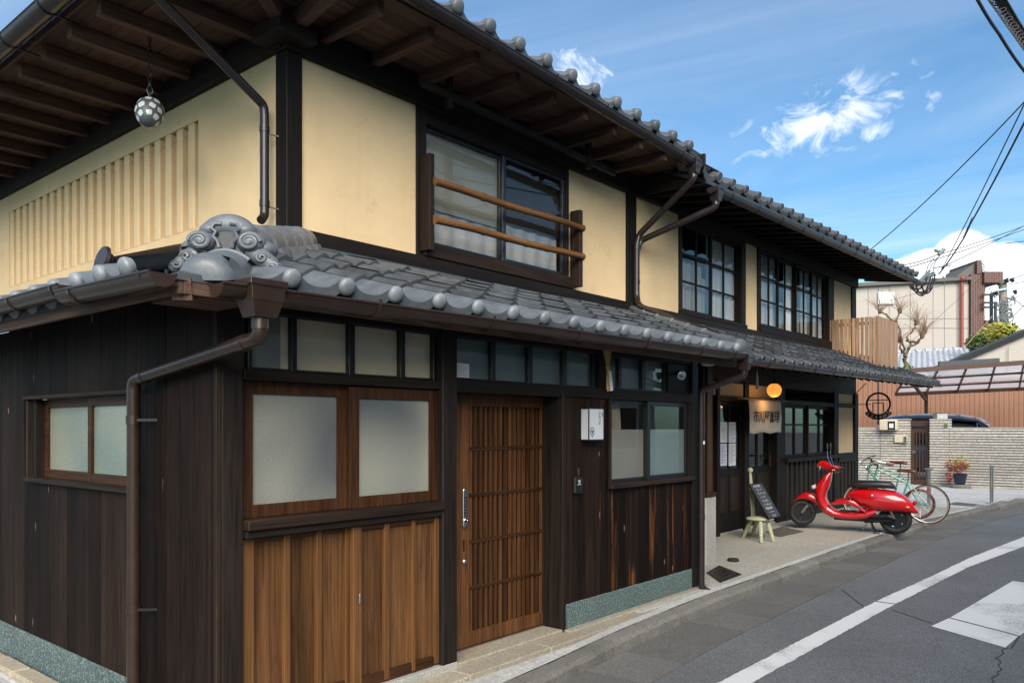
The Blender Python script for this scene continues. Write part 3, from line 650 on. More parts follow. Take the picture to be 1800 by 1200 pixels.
# right window: clear above, film below
B('window_surround', 'worn_wood_z', H1, 3.742, 3.768, -.018, .07, 1.13, 1.926)
B('window_surround', 'dark_wood_z', H1, 5.225, 5.29, -.008, .07, 1.13, 1.926)
B('window_sill', 'worn_wood_x', H1, 3.735, 5.29, -.050, .07, 1.128, 1.172, bevel=.006)
win(H1, 'sliding_window', 3.768, 4.47, 1.172, 1.924, .040, 'black_frame', 'clear_glass', fw=.034)
win(H1, 'sliding_window', 4.43, 5.225, 1.172, 1.924, .006, 'black_frame', 'clear_glass', fw=.042)
B('window_film', 'film_grey', H1, 3.80, 4.44, .064, .067, 1.2, 1.655, bevel=0)
B('window_film', 'film_teal', H1, 4.47, 5.19, .031, .034, 1.2, 1.655, bevel=0)
b = MB(); b.grid(lambda u, v: (3.84 + .25 * u + .03 * math.sin(v * 3), .13 + .02 * math.sin(u * 30), 1.2 + .7 * v), 24, 4); b.build('curtain', 'screen_grey', H1, smooth=True)
# boarded side wall
sw = MB().box(.024, .06, .03, .92, .1, T).box(.024, .06, 2.60, 9.2, .1, T).box(.024, .06, .92, 2.60, .1, 1.28).box(.024, .06, .92, 2.60, 1.90, T).build('side_wall', 'interior_dark', H1)
ey = [.0, .058, .313, .562, .792, .93, 1.062, 1.237, 1.428, 1.621, 1.813, 1.986, 2.268, 2.504, 2.776, 3.016]
ey = [.03, .072] + ey[2:]
while ey[-1] < 9: ey.append(ey[-1] + random.uniform(.2, .27))
for a, c in zip(ey, ey[1:]):
    segs = [(.142, T)] if (c <= .95 or a >= 2.63) else [(.142, 1.292), (1.905, T)]
    dx = random.uniform(-.003, .003)
    for (z0, z1) in segs: MB().box(dx, .022, a + .0015, c - .0015, z0 + random.uniform(-.004, .004), z1).build('board', 'charred_board', sw, bevel=.003)
B('plinth', 'granite_teal', H1, -.012, .06, .03, 9.2, -.16, .145, bevel=.005)
b = MB(); b.box(-.05, .05, .90, 2.665, 1.880, 1.905); b.build('window_hood', 'worn_wood_y', H1, bevel=.003)
B('window_surround', 'worn_wood_z', H1, -.03, .03, 2.618, 2.650, 1.30, 1.880)
B('window_reveal', 'dark_wood_z', H1, .0, .10, 2.545, 2.618, 1.30, 1.880)
B('window_sill', 'worn_wood_y', H1, -.045, .09, .90, 2.66, 1.278, 1.308, bevel=.004)
win(H1, 'side_window', 1.585, 2.545, 1.310, 1.880, .062, 'brown_wood_y', 'frosted_green', fw=.060, axis='x')
win(H1, 'side_window', .92, 1.70, 1.310, 1.880, .028, 'brown_wood_y', 'frosted_green', fw=.062, axis='x')
# closed dark interior
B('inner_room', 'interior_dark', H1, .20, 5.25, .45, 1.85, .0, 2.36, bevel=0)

# ---- lower roof
SL = .348; AL = math.atan(SL)
roof1 = MB()
def slope_sheet(b, pts, zf, th):
    k = len(pts); b.add([(p[0], p[1], zf(*p)) for p in pts] + [(p[0], p[1], zf(*p) - th) for p in pts], [tuple(range(k)), tuple(range(2 * k - 1, k - 1, -1))] + [(i, k + i, k + (i + 1) % k, (i + 1) % k) for i in range(k)])
zfF = lambda x, y: 2.375 + SL * (y + .45); zfL = lambda x, y: 2.375 + SL * (x + .45)
slope_sheet(roof1, [(-.43, -.43), (5.45, -.43), (6.6, 1.62), (1.55, 1.62)], zfF, .035)
slope_sheet(roof1, [(-.43, -.43), (1.55, 1.62), (1.55, 9.4), (-.43, 9.4)], zfL, .035)
roof1 = roof1.build('lower_roof', 'roof_tile', H1)
TW = .345
me_t = tile_mesh('tile', TW, .37, 'roof_tile'); me_e = tile_mesh('eave_tile', TW, .37, 'ridge_tile', eave=True, ball='cap')
br = .051
me_c = MB().lathe([(br * .80, -.03), (br * .95, -.012), (br, 0), (br * .97, .010), (br * .82, .020), (br * .48, .027), (0, .029)], 18, Matrix.Translation((TW / 2, -.008, .056)) @ Matrix.Rotation(R(90), 4, 'X')).mesh('eave_cap', 'cap_tile', True)
dY = .30 * math.cos(AL)
xr = lambda y: 5.47 + .57 * (y + .42)
for r_ in range(6):
    y0 = -.455 + dY * r_; z0 = 2.378 + SL * (y0 + .45)
    for j in range(-1, 20):
        x = .136 + TW * (j + .5) + 0
        if x - TW / 2 < y0 + .02 or x + TW / 2 > xr(y0 + .1) + .02: continue
        e = r_ == 0
        link('eave_tile' if e else 'tile', me_e if e else me_t, roof1, (x, y0, z0 + .008 * x + (0 if e else random.uniform(-.003, .004))), (AL + (0 if e else random.uniform(-.01, .01)), 0 if e else random.uniform(-.008, .008), 0 if e else random.uniform(-.012, .012)))
        if e: link('eave_cap', me_c, roof1, (x, y0, z0 + .008 * x), (AL + random.uniform(-.03, .03), 0, random.uniform(-.03, .03)))
# left slope: its tiles run the other way round
for r_ in range(6):
    x0 = -.455 + dY * r_; z0 = 2.378 + SL * (x0 + .45)
    for j in range(0, 30):
        yy = -.02 + .292 * (j + .5)
        if yy - .15 < x0 + .10 or yy > 8.6: continue
        e = r_ == 0
        o = link('eave_tile' if e else 'tile', me_e if e else me_t, roof1, (x0, yy, z0 + .02), (AL, 0, R(-90))); o.scale = (.292 / TW, 1, 1)
        if e: link('eave_cap', me_c, roof1, (x0, yy + (TW - .292) / 2, z0 + .02), (AL, 0, R(-90)))
# verge at the right end: stepped cover tiles climbing to the wall
for i in range(7):
    t0 = i / 7; x = 5.50 + .57 * 1.95 * t0; y0 = -.44 + 1.95 * t0; z = 2.50 + SL * (y0 + .45)
    d = Vector((.57, 1, SL)).normalized(); M = frameM((x, y0, z), d.cross(Vector((0, 0, 1))), d)
    M = Matrix(((M[0][0], M[0][2], M[0][1], x), (M[1][0], M[1][2], M[1][1], y0), (M[2][0], M[2][2], M[2][1], z), (0, 0, 0, 1)))
    r0 = .075 if i == 0 else .062
    MB().lathe([(0, -.018), (r0 * .6, -.012), (r0, 0), (r0, .03), (r0 * .86, .05), (r0 * .80, .37)], 14, M).build('verge_tile', 'ridge_tile', roof1, smooth=True)
# flashing against the upper wall
b = MB(); b.add([(1.25, 1.22, 2.985), (6.35, 1.22, 3.015), (6.6, 1.553, 3.165), (1.5, 1.553, 3.165)], [(0, 1, 2, 3)]); b.build('flashing', 'flashing_blue', roof1)
# hip ridge
hd = Vector((1, 1.02, SL)).normalized(); hs = Vector((1.02, -1, 0)).normalized(); hu = hs.cross(hd).normalized()
if hu.z < 0: hu = -hu
def hip(t): return Vector((-.33, -.45, 2.42)) + Vector((1, 1.02, SL)) * t
b = MB(); p0, p1 = hip(.42), hip(1.90); b.bar(p0 - hu * .03, p1 - hu * .03, .20, .18, hu); b.build('ridge_bed', 'flashing_blue', roof1)
for i in range(6):
    t0 = .52 + i * .24; p = hip(t0) + hu * .055; vs = []; fs = []; n = 12
    prof = [(-.17, -.055), (-.145, .005)] + [(-.125 * math.cos(math.pi * q / n), .005 + .125 * math.sin(math.pi * q / n)) for q in range(n + 1)] + [(.145, .005), (.17, -.055)]
    for s0, ex_ in ((0., 1.08), (.035, 1.08), (.036, 1.), (.31, .97)):
        for (a, c) in prof: vs.append(p + hd * s0 + hs * a * ex_ + hu * c * ex_)
    k = len(prof)
    for s_ in range(3):
        for q in range(k - 1): fs.append((s_ * k + q, s_ * k + q + 1, (s_ + 1) * k + q + 1, (s_ + 1) * k + q))
    fs.append(tuple(range(k))); MB().add(vs, fs).build('ridge_tile', 'ridge_tile', roof1, smooth=True)
# hip-end ornament: cloud-shaped end tile with scrolls
oc = hip(.33) + hu * .055
OM = frameM(oc, hs * 1.0, Vector((0, 0, 1)))          # u across, v up, w towards the street
if (OM.to_3x3() @ Vector((0, 0, 1))).dot(Vector((-1, -1, 0))) < 0: OM = frameM(oc, -hs, Vector((0, 0, 1)))
OM = OM @ Matrix.Diagonal((1.05, .86, 1.1, 1))
e3 = lambda u, v, w: OM @ Vector((u, v, w))
RO = OM.to_3x3()
def oell(b, u, v, w, ru, rv, rw): b.ell(e3(u, v, w), ru, rv, rw, 16, 10, RO)
orn = MB()
orn.tube([e3(.100 * math.cos(a), .070 + .088 * math.sin(a), -.02) for a in fr(-.15, math.pi + .15, 18)], [.050 + .012 * math.sin(math.pi * i / 18) for i in range(19)], 10)
orn.tube([e3(.088 * math.cos(a), .062 + .082 * math.sin(a), -.10) for a in fr(-.15, math.pi + .15, 18)], .062, 10)
for f in (1, -1):
    oell(orn, f * .118, .046, .01, .072, .066, .060); oell(orn, f * .085, .125, -.02, .055, .05, .06); oell(orn, f * .165, .02, -.04, .07, .06, .07)
    orn.tube([e3(f * .10, -.005, .0), e3(f * .165, -.035, .01), e3(f * .215, -.085, .02), e3(f * .250, -.125, .02)], [.040, .050, .047, .026], 10); oell(orn, f * .235, -.105, .02, .042, .040, .036)
orn.prism([(-.12, -.12), (.12, -.12), (.13, .08), (.07, .16), (-.07, .16), (-.13, .08)], OM @ Matrix.Translation((0, 0, -.12)), .10)
orn = orn.build('ridge_end_tile', 'ridge_tile', roof1, smooth=True, label='cloud-scroll ornament closing the hip ridge')
def spiral(cu, cv, r0, turns, flip, w0): return [e3(cu + flip * math.cos(a) * r0 * (1 - .85 * a / (turns * 2 * math.pi)), cv + math.sin(a) * r0 * (1 - .85 * a / (turns * 2 * math.pi)), w0 + .012 * a / (turns * 6.28)) for a in [turns * 2 * math.pi * i / 34 for i in range(35)]]
for f in (1, -1):
    MB().tube(spiral(f * .118, .046, .052, 2.1, f, .055), [.012] * 18 + [.010] * 9 + [.008] * 8, 7).build('scroll', 'ridge_tile', roof1, smooth=True)
    MB().tube(spiral(f * .178, -.048, .034, 1.7, f, .052), .009, 7).build('scroll', 'ridge_tile', roof1, smooth=True); MB().tube(spiral(f * .226, -.100, .026, 1.5, f, .052), .008, 6).build('scroll', 'ridge_tile', roof1, smooth=True)
    MB().tube([e3(f * x, yv, .035) for x, yv in ((.02, .155), (.052, .155), (.066, .125), (.045, .105), (.058, .075), (.038, .05), (.030, .01))], .011, 7).build('scroll', 'ridge_tile', roof1, smooth=True)
MB().prism([(-.085, -.05), (.085, -.05), (.075, .10), (.03, .15), (-.03, .15), (-.075, .10)], OM @ Matrix.Translation((0, 0, -.01)), .03).build('ornament_recess', 'roof_tile_old', roof1)
MB().tube([e3(x, -.012 - 4.2 * x * x, .05) for x in fr(-.115, .115, 12)], .015, 7).build('scroll', 'ridge_tile', roof1, smooth=True)
# big rounded tile under the ornament
cc = hip(.13) - hu * .035; vs = []; fs = []; n = 14
for s0, sc in ((-.17, .55), (-.155, .78), (-.12, .94), (-.06, 1.), (.30, 1.)):
    for q in range(n + 1):
        a = math.pi * q / n; vs.append(cc + hd * s0 * 1.05 + hs * math.cos(a) * .135 * sc + hu * (math.sin(a) * .125 * sc - .03))
for s_ in range(4):
    for q in range(n): fs.append((s_ * (n + 1) + q, s_ * (n + 1) + q + 1, (s_ + 1) * (n + 1) + q + 1, (s_ + 1) * (n + 1) + q))
fs.append(tuple(range(n + 1))); MB().add(vs, fs).build('corner_cap_tile', 'ridge_tile', roof1, smooth=True)
# rafters, boards and fascia under the lower eave
for i in range(15): MB().bar((.15 + .37 * i, -.40, 2.33), (.15 + .37 * i, .06, 2.33 + .46 * SL), .05, .055).build('rafter', 'eave_wood_y', roof1)
for i in range(24): MB().bar((-.40, .1 + .38 * i, 2.33), (.06, .1 + .38 * i, 2.33 + .46 * SL), .05, .055).build('rafter', 'eave_wood_x', roof1)
B('eave_fascia', 'eave_wood_x', H1, -.40, 5.45, -.425, -.40, 2.285, 2.35); B('eave_fascia', 'eave_wood_y', H1, -.425, -.40, -.42, 9.2, 2.285, 2.35)
b = MB()
for i in range(4): b.box(-.36, -.02, -.38 + i * .09, -.30 + i * .09, 2.285 + .0 * i, 2.31)
b.build('eave_packing', 'eave_wood_x', H1)
MB().bar((-.40, -.40, 2.31), (.1, .1, 2.31 + .5 * SL), .09, .10).build('hip_rafter', 'eave_wood_x', H1)
# gutters and pipes of the lower eave
gz = lambda x: 2.338 + .0118 * x
gutter('gutter', (-.30, -.525, gz(-.3)), (5.40, -.525, gz(5.4)), .062, 'gutter_brown', H1)
for x in (.62, 1.55, 2.5, 3.45, 4.4, 5.1): strap((x, -.525, gz(x)), (1, 0, 0), .062, 'gutter_brown', H1)
gutter('gutter', (-.515, -.46, 2.36), (-.515, .60, 2.385), .062, 'gutter_brown', H1)
gutter('gutter', (-.515, .56, 2.420), (-.515, 9.2, 2.47), .062, 'gutter_brown', H1)
for y_ in (-.36, .42, .66, 1.3, 2.0, 2.7, 3.4, 4.2): strap((-.515, y_, 2.375 if y_ < .58 else 2.42), (0, 1, 0), .062, 'gutter_brown', H1)
def rain_head(c, w, d, h, m, parent):
    x, y_, z = c; b = MB(); q = .62
    lv = [(0, 1.0), (-.03, 1.0), (-.032, .92), (-h * .55, .86), (-h * .62, .80), (-h, q)]
    vs = [(x + sx * w / 2 * k, y_ + sy * d / 2 * k, z + dz) for dz, k in lv for sx, sy in ((-1, -1), (1, -1), (1, 1), (-1, 1))]
    fs = [(i * 4 + j, i * 4 + (j + 1) % 4, (i + 1) * 4 + (j + 1) % 4, (i + 1) * 4 + j) for i in range(len(lv) - 1) for j in range(4)] + [tuple(range(len(vs) - 4, len(vs)))]
    vs += [(x + sx * w * .47, y_ + sy * d * .47, z - .001) for sx, sy in ((-1, -1), (1, -1), (1, 1), (-1, 1))]; k = len(vs) - 4; fs += [(j, (j + 1) % 4, k + (j + 1) % 4, k + j) for j in range(4)]
    vs += [(x + sx * w * .44, y_ + sy * d * .44, z - .06) for sx, sy in ((-1, -1), (1, -1), (1, 1), (-1, 1))]; fs += [(k + j, k + (j + 1) % 4, k + 4 + (j + 1) % 4, k + 4 + j) for j in range(4)] + [(k + 4, k + 5, k + 6, k + 7)]
    return b.add(vs, fs).build('rain_head', m, parent, bevel=.004)
rain_head((-.085, -.545, 2.372), .20, .17, .175, 'gutter_brown', H1)
pipe('downpipe', [(-.085, -.545, 2.20), (-.085, -.545, 2.105), (-.085, .775, 1.955), (-.085, .775, -.10)], .038, 'gutter_brown', H1, rings=[((-.085, -.545, 2.17), (0, 0, 1)), ((-.085, -.40, 2.088), (0, 1.32, -.15)), ((-.085, .65, 1.969), (0, 1.32, -.15)), ((-.085, .775, .62), (0, 0, 1)), ((-.085, .775, 1.72), (0, 0, 1))])
for z in (.62, 1.72): MB().bar((-.085, .74, z), (.0, .66, z), .012, .016).build('pipe_bracket', 'metal_dark', H1)
rain_head((5.40, -.53, 2.40), .12, .14, .15, 'gutter_dark', H1)
pipe('downpipe', [(5.40, -.53, 2.25), (5.40, -.52, 2.19), (5.345, -.085, 2.06), (5.345, -.085, .02), (5.40, -.16, -.035)], .034, 'gutter_dark', H1, rings=[((5.345, -.085, 1.65), (0, 0, 1)), ((5.345, -.085, .75), (0, 0, 1))])
MB().box(5.32, 5.350, -.122, -.1185, 1.50, 1.535).build('pipe_sticker', 'paper', H1)
# horizontal branch pipe lying on the left slope
pipe('roof_pipe', [(-.30, .56, 2.56), (.30, 1.0, 2.80), (1.30, 1.72, 3.16)], .045, 'gutter_brown', H1)
MB().lathe([(.075, -.02), (.08, .0), (.055, .012), (.05, .03)], 14, frameM((-.34, .565, 2.58), (0, 1, 0), (.25, 0, 1))).build('pipe_mouth', 'gutter_brown', H1, smooth=True)

# ---- upper storey
UX, UY = 1.50, 1.60
B('post', 'dark_wood_z', H1, UX, UX + .15, UY - .01, UY + .15, 3.1, 4.75, bevel=.006)
B('plaster_panel', 'plaster', H1, UX + .15, 2.925, UY + .02, UY + .1, 3.25, 4.72, bevel=0)
B('plaster_panel', 'plaster', H1, 5.34, 6.60, UY + .02, UY + .1, 3.25, 4.72, bevel=0)
B('post', 'dark_wood_z', H1, 6.60, 6.82, UY - .012, UY + .15, 3.15, 4.75)
B('post', 'dark_wood_z', H1, 2.925, 3.05, UY + .0, UY + .12, 3.25, 4.72); B('post', 'dark_wood_z', H1, 5.285, 5.34, UY + .0, UY + .12, 3.25, 4.72)
B('wall_beam', 'dark_wood_x', H1, UX - .03, 6.60, UY - .05, UY + .12, 4.70, 4.965)
B('wall_beam', 'dark_wood_x', H1, UX + .02, 6.62, UY - .045, UY + .12, 3.155, 3.285)
B('wall_beam', 'dark_wood_y', H1, UX - .05, UX + .12, UY + .02, 9.4, 4.72, 4.965)
B('wall_beam', 'dark_wood_y', H1, UX - .03, UX + .12, UY + .15, 9.4, 3.05, 3.20)
# side plaster with ribbed vent panel
y0, y1 = 3.02, 7.92; zt0, zt1 = 3.51, 4.50
for bxs in [(UX + .02, UX + .12, UY + .15, y0, 3.15, 4.74), (UX + .02, UX + .12, y1, 9.4, 3.15, 4.74), (UX + .02, UX + .175, y0, y1, 3.15, zt0), (UX + .02, UX + .175, y0, y1, zt1, 4.74)]: B('plaster_panel', 'plaster', H1, *bxs, bevel=0)
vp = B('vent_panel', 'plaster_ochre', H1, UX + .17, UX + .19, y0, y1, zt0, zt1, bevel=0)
n = 22; pt = (y1 - y0) / n
rib = MB().box(0, .150, -.056, .056, zt0, zt1).mesh('plaster_rib', 'plaster')
for i in range(n): o = link('plaster_rib', rib, vp, (UX + .02, y0 + pt * (i + .62), 0)); bb = o.modifiers.new('bevel', 'BEVEL'); bb.width = .012; bb.segments = 2
# large upper window with bamboo guard rails
B('window_head', 'dark_wood_x', H1, 3.05, 5.285, UY + .0, UY + .1, 4.56, 4.72)
win(H1, 'upper_window', 3.05, 4.22, 3.42, 4.58, UY + .06, 'navy_frame', 'clear_glass', fw=.05); win(H1, 'upper_window', 4.18, 5.285, 3.42, 4.58, UY + .02, 'navy_frame', 'clear_glass', fw=.05)
B('window_sill', 'worn_wood_x', H1, 2.98, 5.36, UY - .06, UY + .1, 3.29, 3.42)
B('roller_blind', 'roller_screen', H1, 3.08, 4.2, UY + .105, UY + .110, 3.80, 4.56, bevel=0); B('roller_blind', 'interior_dark', H1, 4.21, 5.28, UY + .105, UY + .110, 3.88, 4.56, bevel=0)
b = MB(); b.grid(lambda u, v: (3.06 + 2.2 * u, UY + .13 + .008 * math.sin(u * 60), 3.42 + .5 * v), 80, 3); b.build('curtain', 'curtain', H1, smooth=True)
for (a, c, z0, z1) in ((2.955, 3.02, 3.33, 4.23), (5.355, 5.42, 3.31, 4.20)): B('rail_bracket', 'worn_wood_z', H1, a, c, UY - .14, UY - .002, z0, z1)
for (za, zb, sg) in ((3.965, 3.985, .6), (3.615, 3.650, -.4)):
    b = MB(); pts = []; rs = []
    for i in range(61):
        u = i / 60; x = 3.0 + 2.40 * u; pts.append((x, UY - .155, za + (zb - za) * u + .006 * math.sin(u * 9 + sg))); nd = min(abs(u * 7 - round(u * 7)) / 7 * 2.36, .05); rs.append(.036 + (.007 if nd < .016 else 0) - .001 * u)
    b.tube(pts, rs, 10).build('bamboo_rail', 'bamboo', H1, smooth=True)
B('inner_room', 'interior_dark', H1, UX + .2, 6.7, UY + .4, 8.5, 2.4, 4.9, bevel=0)

# ---- main roof
ZS = 4.972; EY, EX = .80, .40
mr = MB(); m2 = .40
zf1 = lambda x, y: 5.045 + m2 * (y - .72); zf2 = lambda x, y: 5.045 + m2 * (x - .34)
slope_sheet(mr, [(.34, .72), (6.95, .72), (6.95, 5.4), (5.02, 5.4)], zf1, .05); slope_sheet(mr, [(.34, .72), (5.02, 5.4), (5.02, 11), (.34, 11)], zf2, .05)
mr = mr.build('main_roof', 'roof_tile', H1)
b = MB(); b.grid(lambda u, v: (lambda y: ((.45 + (y - .72) * 1.0) + (6.95 - (.45 + (y - .72))) * u, y, zf1(0, y) + .05 + tile_profile((((.45 + (y - .72)) + (6.95 - (.45 + (y - .72))) * u) - 2.516) / .402 + .5)))(.9 + 4.4 * v), 150, 15); b.build('tile_field', 'roof_tile', mr, smooth=True, kind='stuff')
b = MB(); b.grid(lambda u, v: (lambda x: (x, (.85 + (x - .34)) + (11 - (.85 + (x - .34))) * u, zf2(x, 0) + .05 + tile_profile(((.85 + (x - .34)) + (11 - (.85 + (x - .34))) * u) / .402)))(.5 + 4.4 * v), 200, 15); b.build('tile_field', 'roof_tile', mr, smooth=True, kind='stuff')
me_m = tile_mesh('eave_tile', .402, .42, 'eave_tile_dark', eave=True, ball='ball', br=.064, h=.07, skirt=.085); AM = math.atan(m2)
for j in range(-5, 11):
    x = 2.516 + .402 * (j - .5)
    if x < .5 or x > 6.8: continue
    link('eave_tile', me_m, mr, (x, .70, 5.062 - .016 * (x - 2.5)), (AM, 0, 0))
for j in range(0, 26): link('eave_tile', me_m, mr, (.34, .95 + .402 * j, 5.03), (AM, 0, R(-90)))
# soffit boards, arms, brackets
for i in range(5):
    y_ = .70 + i * .182; MB().box(.40 + .9 * (y_ - .7) , 6.9, y_ + .002, y_ + .180, ZS + .003 * (i % 2), ZS + .03).build('soffit_board', 'eave_wood_x', mr)
for i in range(6):
    x_ = .34 + i * .2; MB().box(x_ + .002, x_ + .198, .72 + .9 * (x_ - .34) - .1, 10.8, ZS + .008 + .003 * (i % 2), ZS + .035).build('soffit_board', 'eave_wood_y', mr)
arm = MB().box(-.038, .038, EY + .04, UY + .0, 4.862, ZS).mesh('bracket_arm', 'eave_wood_y')
for i in range(9): link('bracket_arm', arm, mr, (1.83 + .552 * i, 0, 0))
arm = MB().box(EX + .03, UX, -.04, .04, 4.862, ZS).mesh('bracket_arm', 'eave_wood_x')
for i in range(14): link('bracket_arm', arm, mr, (0, 1.95 + .558 * i, 0))
MB().bar((UX + .1, UY + .1, 4.90), (.50, .78, 4.90), .10, .13).build('hip_arm', 'eave_wood_x', mr)
MB().bar((UX + .05, UY + .05, 4.89), (1.42, .84, 4.91), .09, .12).build('bracket_arm', 'eave_wood_y', mr)
MB().box(UX - .20, UX + .17, UY - .20, UY + .18, 4.74, 4.862).build('bracket_block', 'dark_wood_x', mr, bevel=.01)
B('soffit_fascia', 'eave_wood_x', mr, .42, 6.9, .72, .745, 4.95, 5.03); B('soffit_fascia', 'eave_wood_y', mr, .345, .37, .75, 10.8, 4.95, 5.03)
B('soffit_board', 'dark_wood_x', mr, 6.86, 7.25, .62, 1.6, 4.90, 4.93); B('roof_end_board', 'dark_wood_y', mr, 6.90, 6.94, .66, 5.3, 4.72, 5.08)
MB().bar((2.70, 1.30, 4.752), (5.85, 1.30, 4.705), .045, .06).build('hanging_rail', 'dark_wood_x', H1)
for x in (3.05, 5.3): B('rail_hanger', 'dark_wood_z', H1, x - .025, x + .025, 1.27, 1.33, 4.62, 4.98)
# gutters of the main roof
zg = lambda x: 4.995 - .026 * (x - 2)
gutter('gutter', (.45, .635, zg(.45)), (6.88, .635, zg(6.88)), .066, 'gutter_dark', H1); gutter('gutter', (.235, .62, 5.02), (.235, 10.8, 5.04), .085, 'gutter_brown', H1)
for x in (1.2, 2.05, 2.9, 3.75, 4.6, 5.45, 6.2): strap((x, .635, zg(x)), (1, 0, 0), .066, 'gutter_dark', H1)
for y_ in (2.1, 2.95, 3.8, 4.65, 5.5, 6.4): strap((.235, y_, 5.022), (0, 1, 0), .085, 'metal_dark', H1); MB().bar((.30, y_, 4.95), (.46, y_, 4.94), .012, .012).build('gutter_hook', 'metal_dark', H1)
rain_head((6.55, .625, 4.90), .15, .16, .17, 'gutter_dark', H1)
pipe('downpipe', [(6.55, .625, 4.74), (6.55, .64, 4.66), (6.74, 1.50, 4.17), (6.70, 1.515, 4.05), (6.70, 1.515, 3.36), (6.64, 1.46, 3.27), (6.52, 1.34, 3.19), (5.70, -.20, 2.61)], .040, 'gutter_dark', H1, rings=[((6.70, 1.515, 3.98), (0, 0, 1)), ((6.70, 1.515, 3.55), (0, 0, 1)), ((6.55, .63, 4.71), (0, 0, 1))])
pipe('downpipe', [(.235, 1.74, 4.98), (.30, 1.74, 4.90), (1.40, 1.765, 4.27), (1.41, 1.765, 4.2), (1.41, 1.765, 3.38), (1.36, 1.74, 3.33)], .036, 'gutter_dark', H1, rings=[((1.41, 1.765, 4.08), (0, 0, 1)), ((1.41, 1.765, 3.48), (0, 0, 1))])
for z in (4.05, 3.46): MB().bar((1.41, 1.765, z), (1.51, 1.70, z - .02), .01, .012).build('pipe_bracket', 'metal_dark', H1)
# sheet-metal box at the end of the ridge line
b = MB(); b.prism([(.04, 0), (.58, -.04), (.70, .14), (.0, .17)], frameM((6.50, .86, 5.05), (1, 0, 0), (0, 0, 1)), -.35); b.build('flashing_box', 'copper_box', H1)
# ================================================================ house 2: coffee house
H2 = thing('coffee_house', 'long coffee house with cream plaster, gridded windows and a low tiled eave', 'house', (9, 1.6, 0))
Y2 = 1.60
for (a, c) in ((6.82, 8.0), (10.22, 10.72), (14.50, 15.66)): B('plaster_panel', 'plaster', H2, a, c, Y2 + .02, Y2 + .1, 3.25, 4.74, bevel=0)
for (a, c) in ((8.0, 8.07), (10.06, 10.22), (10.72, 10.83), (14.18, 14.50), (15.66, 15.93)): B('post', 'dark_wood_z', H2, a, c, Y2 - .012, Y2 + .15, 3.15, 4.78)
B('wall_beam', 'dark_wood_x', H2, 6.83, 15.96, Y2 - .05, Y2 + .12, 4.70, 4.96); B('wall_beam', 'dark_wood_x', H2, 6.63, 15.96, Y2 - .045, Y2 + .12, 3.155, 3.285)
def sashes(x0, x1, n, z0, z1):
    w = (x1 - x0) / n
    for i in range(n): win(H2, 'gridded_window', x0 + i * w - (.01 if i else 0), x0 + (i + 1) * w + (.01 if i < n - 1 else 0), z0, z1, Y2 + (.055 if i % 2 else .02), 'dark_wood_z', 'clear_glass', fw=.045, cols=2, rows=3, mw=.03)
B('window_head', 'dark_wood_x', H2, 8.07, 10.06, Y2 - .005, Y2 + .12, 4.62, 4.71)
sashes(8.07, 10.06, 2, 3.34, 4.62); sashes(10.83, 14.18, 4, 3.40, 4.70)
B('window_sill', 'dark_wood_x', H2, 8.0, 10.2, Y2 - .05, Y2 + .05, 3.285, 3.34); B('window_sill', 'dark_wood_x', H2, 10.75, 14.3, Y2 - .05, Y2 + .05, 3.285, 3.40)
def cloth(x0, x1, y, z0, z1, m, parent, amp=.018, fq=38): MB().grid(lambda u, v: (x0 + (x1 - x0) * u, y + amp * math.sin(u * (x1 - x0) * fq + 1.3 * math.sin(v * 2)), z0 + (z1 - z0) * v), max(12, int((x1 - x0) * 36)), 4).build('curtain', m, parent, smooth=True)
cloth(8.1, 8.95, Y2 + .125, 3.36, 4.10, 'screen_grey', H2); cloth(9.1, 10.05, Y2 + .125, 3.36, 4.62, 'curtain', H2)
cloth(10.85, 11.75, Y2 + .125, 3.4, 4.68, 'curtain', H2); cloth(12.2, 12.6, Y2 + .125, 3.4, 4.68, 'curtain_white', H2); cloth(13.0, 14.15, Y2 + .125, 3.4, 4.68, 'curtain', H2)
B('shop_blind', 'film_teal', H2, 8.1, 14.15, Y2 + .15, Y2 + .155, 3.36, 3.95, bevel=0)
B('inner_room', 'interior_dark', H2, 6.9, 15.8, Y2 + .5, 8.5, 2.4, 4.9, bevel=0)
B('gable_wall', 'plaster', H2, 15.80, 15.93, Y2 + .16, 8.6, 0, 5.0, bevel=0)
# ground floor
B('pier', 'granite_grey', H2, 6.72, 7.00, .55, .86, -.02, .82, bevel=.012); B('pier_cap', 'brown_wood_x', H2, 6.72, 6.99, .54, .86, .82, .872)
B('post', 'brown_wood_z', H2, 6.83, 6.96, .58, .72, .87, 2.5); B('post', 'dark_wood_z', H2, 6.74, 6.83, .60, .86, .87, 2.5)
B('stub_wall', 'dark_wood_z', H2, 6.80, 6.92, .86, 1.62, 0, 2.75)
B('shop_wall', 'dark_wood_z', H2, 6.92, 9.16, Y2, Y2 + .1, 0, 3.1); B('wall_beam', 'dark_wood_x', H2, 6.92, 15.9, Y2 - .02, Y2 + .14, 2.37, 3.1)
for (a, c) in ((9.03, 10.10), (10.26, 11.43)): B('plaster_panel', 'plaster', H2, a, c, Y2 - .02, Y2 + .06, 2.165, 2.37, bevel=0)
for (a, c) in ((9.10, 9.20), (10.10, 10.26), (11.43, 11.80), (14.40, 14.66), (15.73, 15.95)): B('post', 'dark_wood_z', H2, a, c, Y2 - .05, Y2 + .12, .0, 2.4)
B('lintel', 'dark_wood_x', H2, 9.1, 15.9, Y2 - .04, Y2 + .1, 2.085, 2.165)
